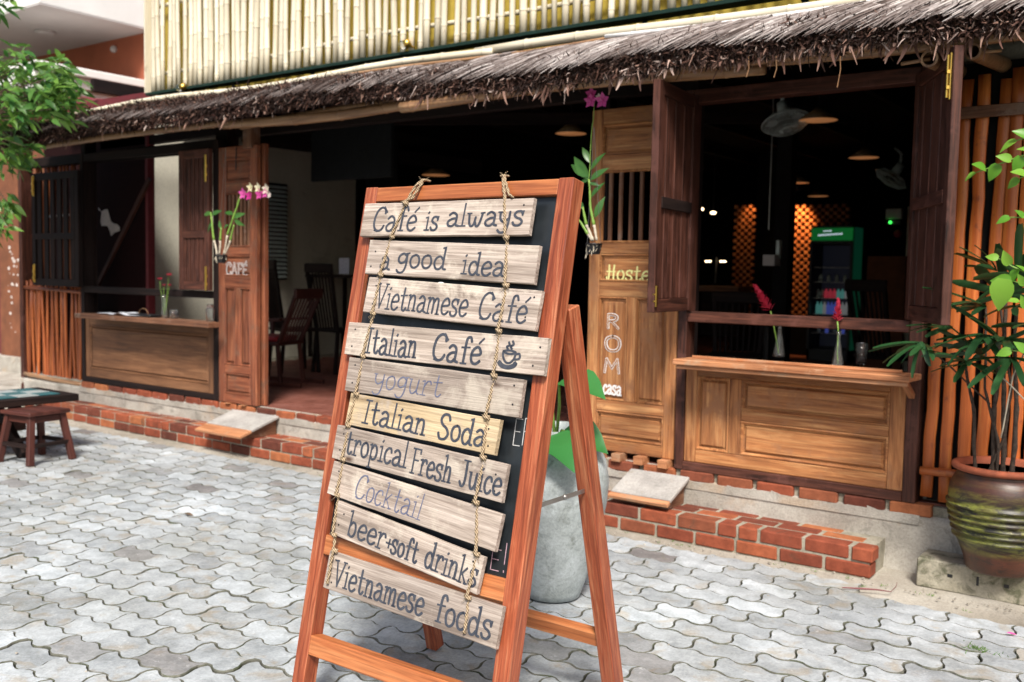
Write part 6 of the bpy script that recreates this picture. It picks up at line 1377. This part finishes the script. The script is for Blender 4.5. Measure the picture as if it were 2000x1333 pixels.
lw = thing('lower_wall', 'brown-painted lower wall with peeling white flecks at the far left', 'wall', (-12, 6.6, 0))
xw0 = onY(10, 500, 6.6).x; xw1 = onY(46, 500, 6.6).x
box('maroon_door', (-20, 6.60, .0), (xw0, 6.70, 2.6), M['maroon'], lw, 0); box('pier', (xw0 + .001, 6.52, .0), (-9.7, 6.70, 3.4), M['neigh'], lw, .01); box('maroon_strip', (onY(46, 500, 6.5).x - .0, 6.47, .0), (onY(53, 500, 6.5).x + .2, 6.515, 2.6), M['maroon'], lw, 0)
pk = MB(); q = random.Random(9)
for k in range(26):
    cx_, cy_ = q.uniform(16, 36), q.choice([q.uniform(480, 560), q.uniform(560, 660)]); c = onY(cx_, cy_, 6.516); r_ = q.uniform(.008, .04); pk.prism([(c.x + r_ * math.cos(t) * q.uniform(.6, 1.2), 6.517, c.z + r_ * .8 * math.sin(t) * q.uniform(.5, 1.2)) for t in [k2 * math.pi / 4 for k2 in range(8)]], (0, -.001, 0))
pk.build('peeled_patch', M['peel'], lw); box('plinth_band', (-20, 6.45, 0), (-9.95, 6.60, .22), M['cement'], lw, .01)
apron = MB(); apron.add([(-22, 5.2, .012), (-9.95, 5.2, .012), (-9.95, 6.6, .012), (-22, 6.6, .012)], [(0, 1, 2, 3)]); prop(apron.build('cement_path', M['cement']), kind='structure')
for (px, py, lb) in ((350, 172, 'small brass spotlight at the foot of the bamboo screen near its left end'), (786, 88, 'small brass spotlight at the foot of the bamboo screen above the left orchid side')):
    p = onY(px, py, 5.02); t = thing('brass_spotlight', lb, 'spotlight', tuple(p)); MB().ball(p, .030, 10, 8).build('lens', M['glass'], t, None, 'all'); MB().tube([p + Vector((.01, .01, 0)), p + Vector((.045, .03, .02))], [.034, .026], 12).build('housing', M['brass'], t, None, 'all'); MB().tube([p + Vector((.03, .03, .0)), p + Vector((.03, .09, -.01))], .008, 6).build('arm', M['brass'], t)
bl = thing('pink_balloon_bunch', 'small bunch of dusty pink balls hanging in the leaves at the left', 'decoration', tuple(onY(45, 215, 4.9)))
for (px, py) in ((43, 208), (50, 218), (56, 214), (47, 226)): MB().ball(onY(px, py, 4.9), .035, 10, 8).build('balloon', M['pink'], bl, None, 'all')
# ------------------------------------------------------------------ the tree at the left
tree = thing('leafy_tree', 'leafy green tree leaning in over the left end of the thatch', 'tree', (-7.9, 3.2, 0))
LT = [leafmesh('leaf', .135, .048, M['leaf_tree'], 4, .25, .25), leafmesh('leaf', .115, .046, M['leaf_tree'], 4, .4, .15), leafmesh('leaf', .15, .050, M['leaf_tree'], 4, .1, .3)]
tb0 = onY(-190, 700, 4.1); troot = Vector((tb0.x, 4.1, 0)); hub = onY(-120, 260, 4.1)
stemline([troot, Vector((troot.x + .05, 4.1, 1.0)), hub, onY(-150, 60, 4.1)], .07, .03, M['bark'], 'trunk', tree, 9)
q = random.Random(12); cl_ = []
def ell(cx, cy, rx, ry, n, yy=4.1, dy=.45, bias=(0, 0)):
    for _ in range(n):
        a_ = q.uniform(0, 6.283); r_ = math.sqrt(q.random()); px, py = cx + rx * r_ * math.cos(a_), cy + ry * r_ * math.sin(a_); cl_.append(onY(px, py, yy + q.uniform(-dy, dy)))
ell(40, 150, 88, 56, 54); ell(118, 180, 50, 46, 30); ell(20, 225, 60, 55, 30); ell(30, 290, 36, 36, 14); ell(-60, 200, 60, 90, 24); ell(-2, 425, 30, 40, 9, 4.1, .2); ell(-70, 400, 50, 70, 10); ell(4, 4, 18, 18, 3, 3.6, .1)
tb_leaf = []; 
for c in cl_:
    out = (c - hub); outn = out.normalized(); br = hub.lerp(c, .55) + Vector((0, 0, .06)); 
    MB_tw = MB().tube([hub.lerp(c, .25), br, c], [.008, .005, .0025], 5)
    tb_leaf.append(('tw', MB_tw))
    for k in range(q.choice([7, 8, 9, 10])):
        ph = k * 2.4; d = outn * .5 + Vector((math.cos(ph) * .8, math.sin(ph) * .8, q.uniform(-.9, .35))); p = c + Vector((q.gauss(0, .035), q.gauss(0, .035), q.gauss(0, .04)))
        tb_leaf.append(('lf', p, dirM(p, d, q.uniform(-.6, .6), q.uniform(.7, 1.1), (q.gauss(0, .3), -.4, .8)), q.randrange(3)))
tw_all = MB()
for it in tb_leaf:
    if it[0] == 'tw': tw_all.add(it[1].v, it[1].f)
prop(tw_all.build('branch', M['bark'], tree), kind='stuff')
def scr_xy(p): v = p - CAM; z = v.dot(fwd); return 1000 + FPX * v.dot(cr) / z, 666.5 - FPX * v.dot(cu) / z, z
lv_ = [it for it in tb_leaf if it[0] == 'lf']; lv_.sort(key=lambda it: (not (0 < scr_xy(it[1])[0] < 220 and 0 < scr_xy(it[1])[1] < 520), scr_xy(it[1])[2]))
lm = {}
rest = MB()
for n_, it in enumerate(lv_):
    if n_ < 290: inst('leaf', LT[it[3]], it[2], tree)
    else:
        me = LT[it[3]]; rest.add([it[2] @ v_.co for v_ in me.vertices], [tuple(p_.vertices) for p_ in me.polygons], q.random())
prop(rest.build('foliage', M['leaf_tree'], tree, None, 'all'), kind='stuff')
print('objects', len(bpy.data.objects), 'tris', sum(len(o.data.polygons) for o in bpy.data.objects if o.type == 'MESH') * 2)
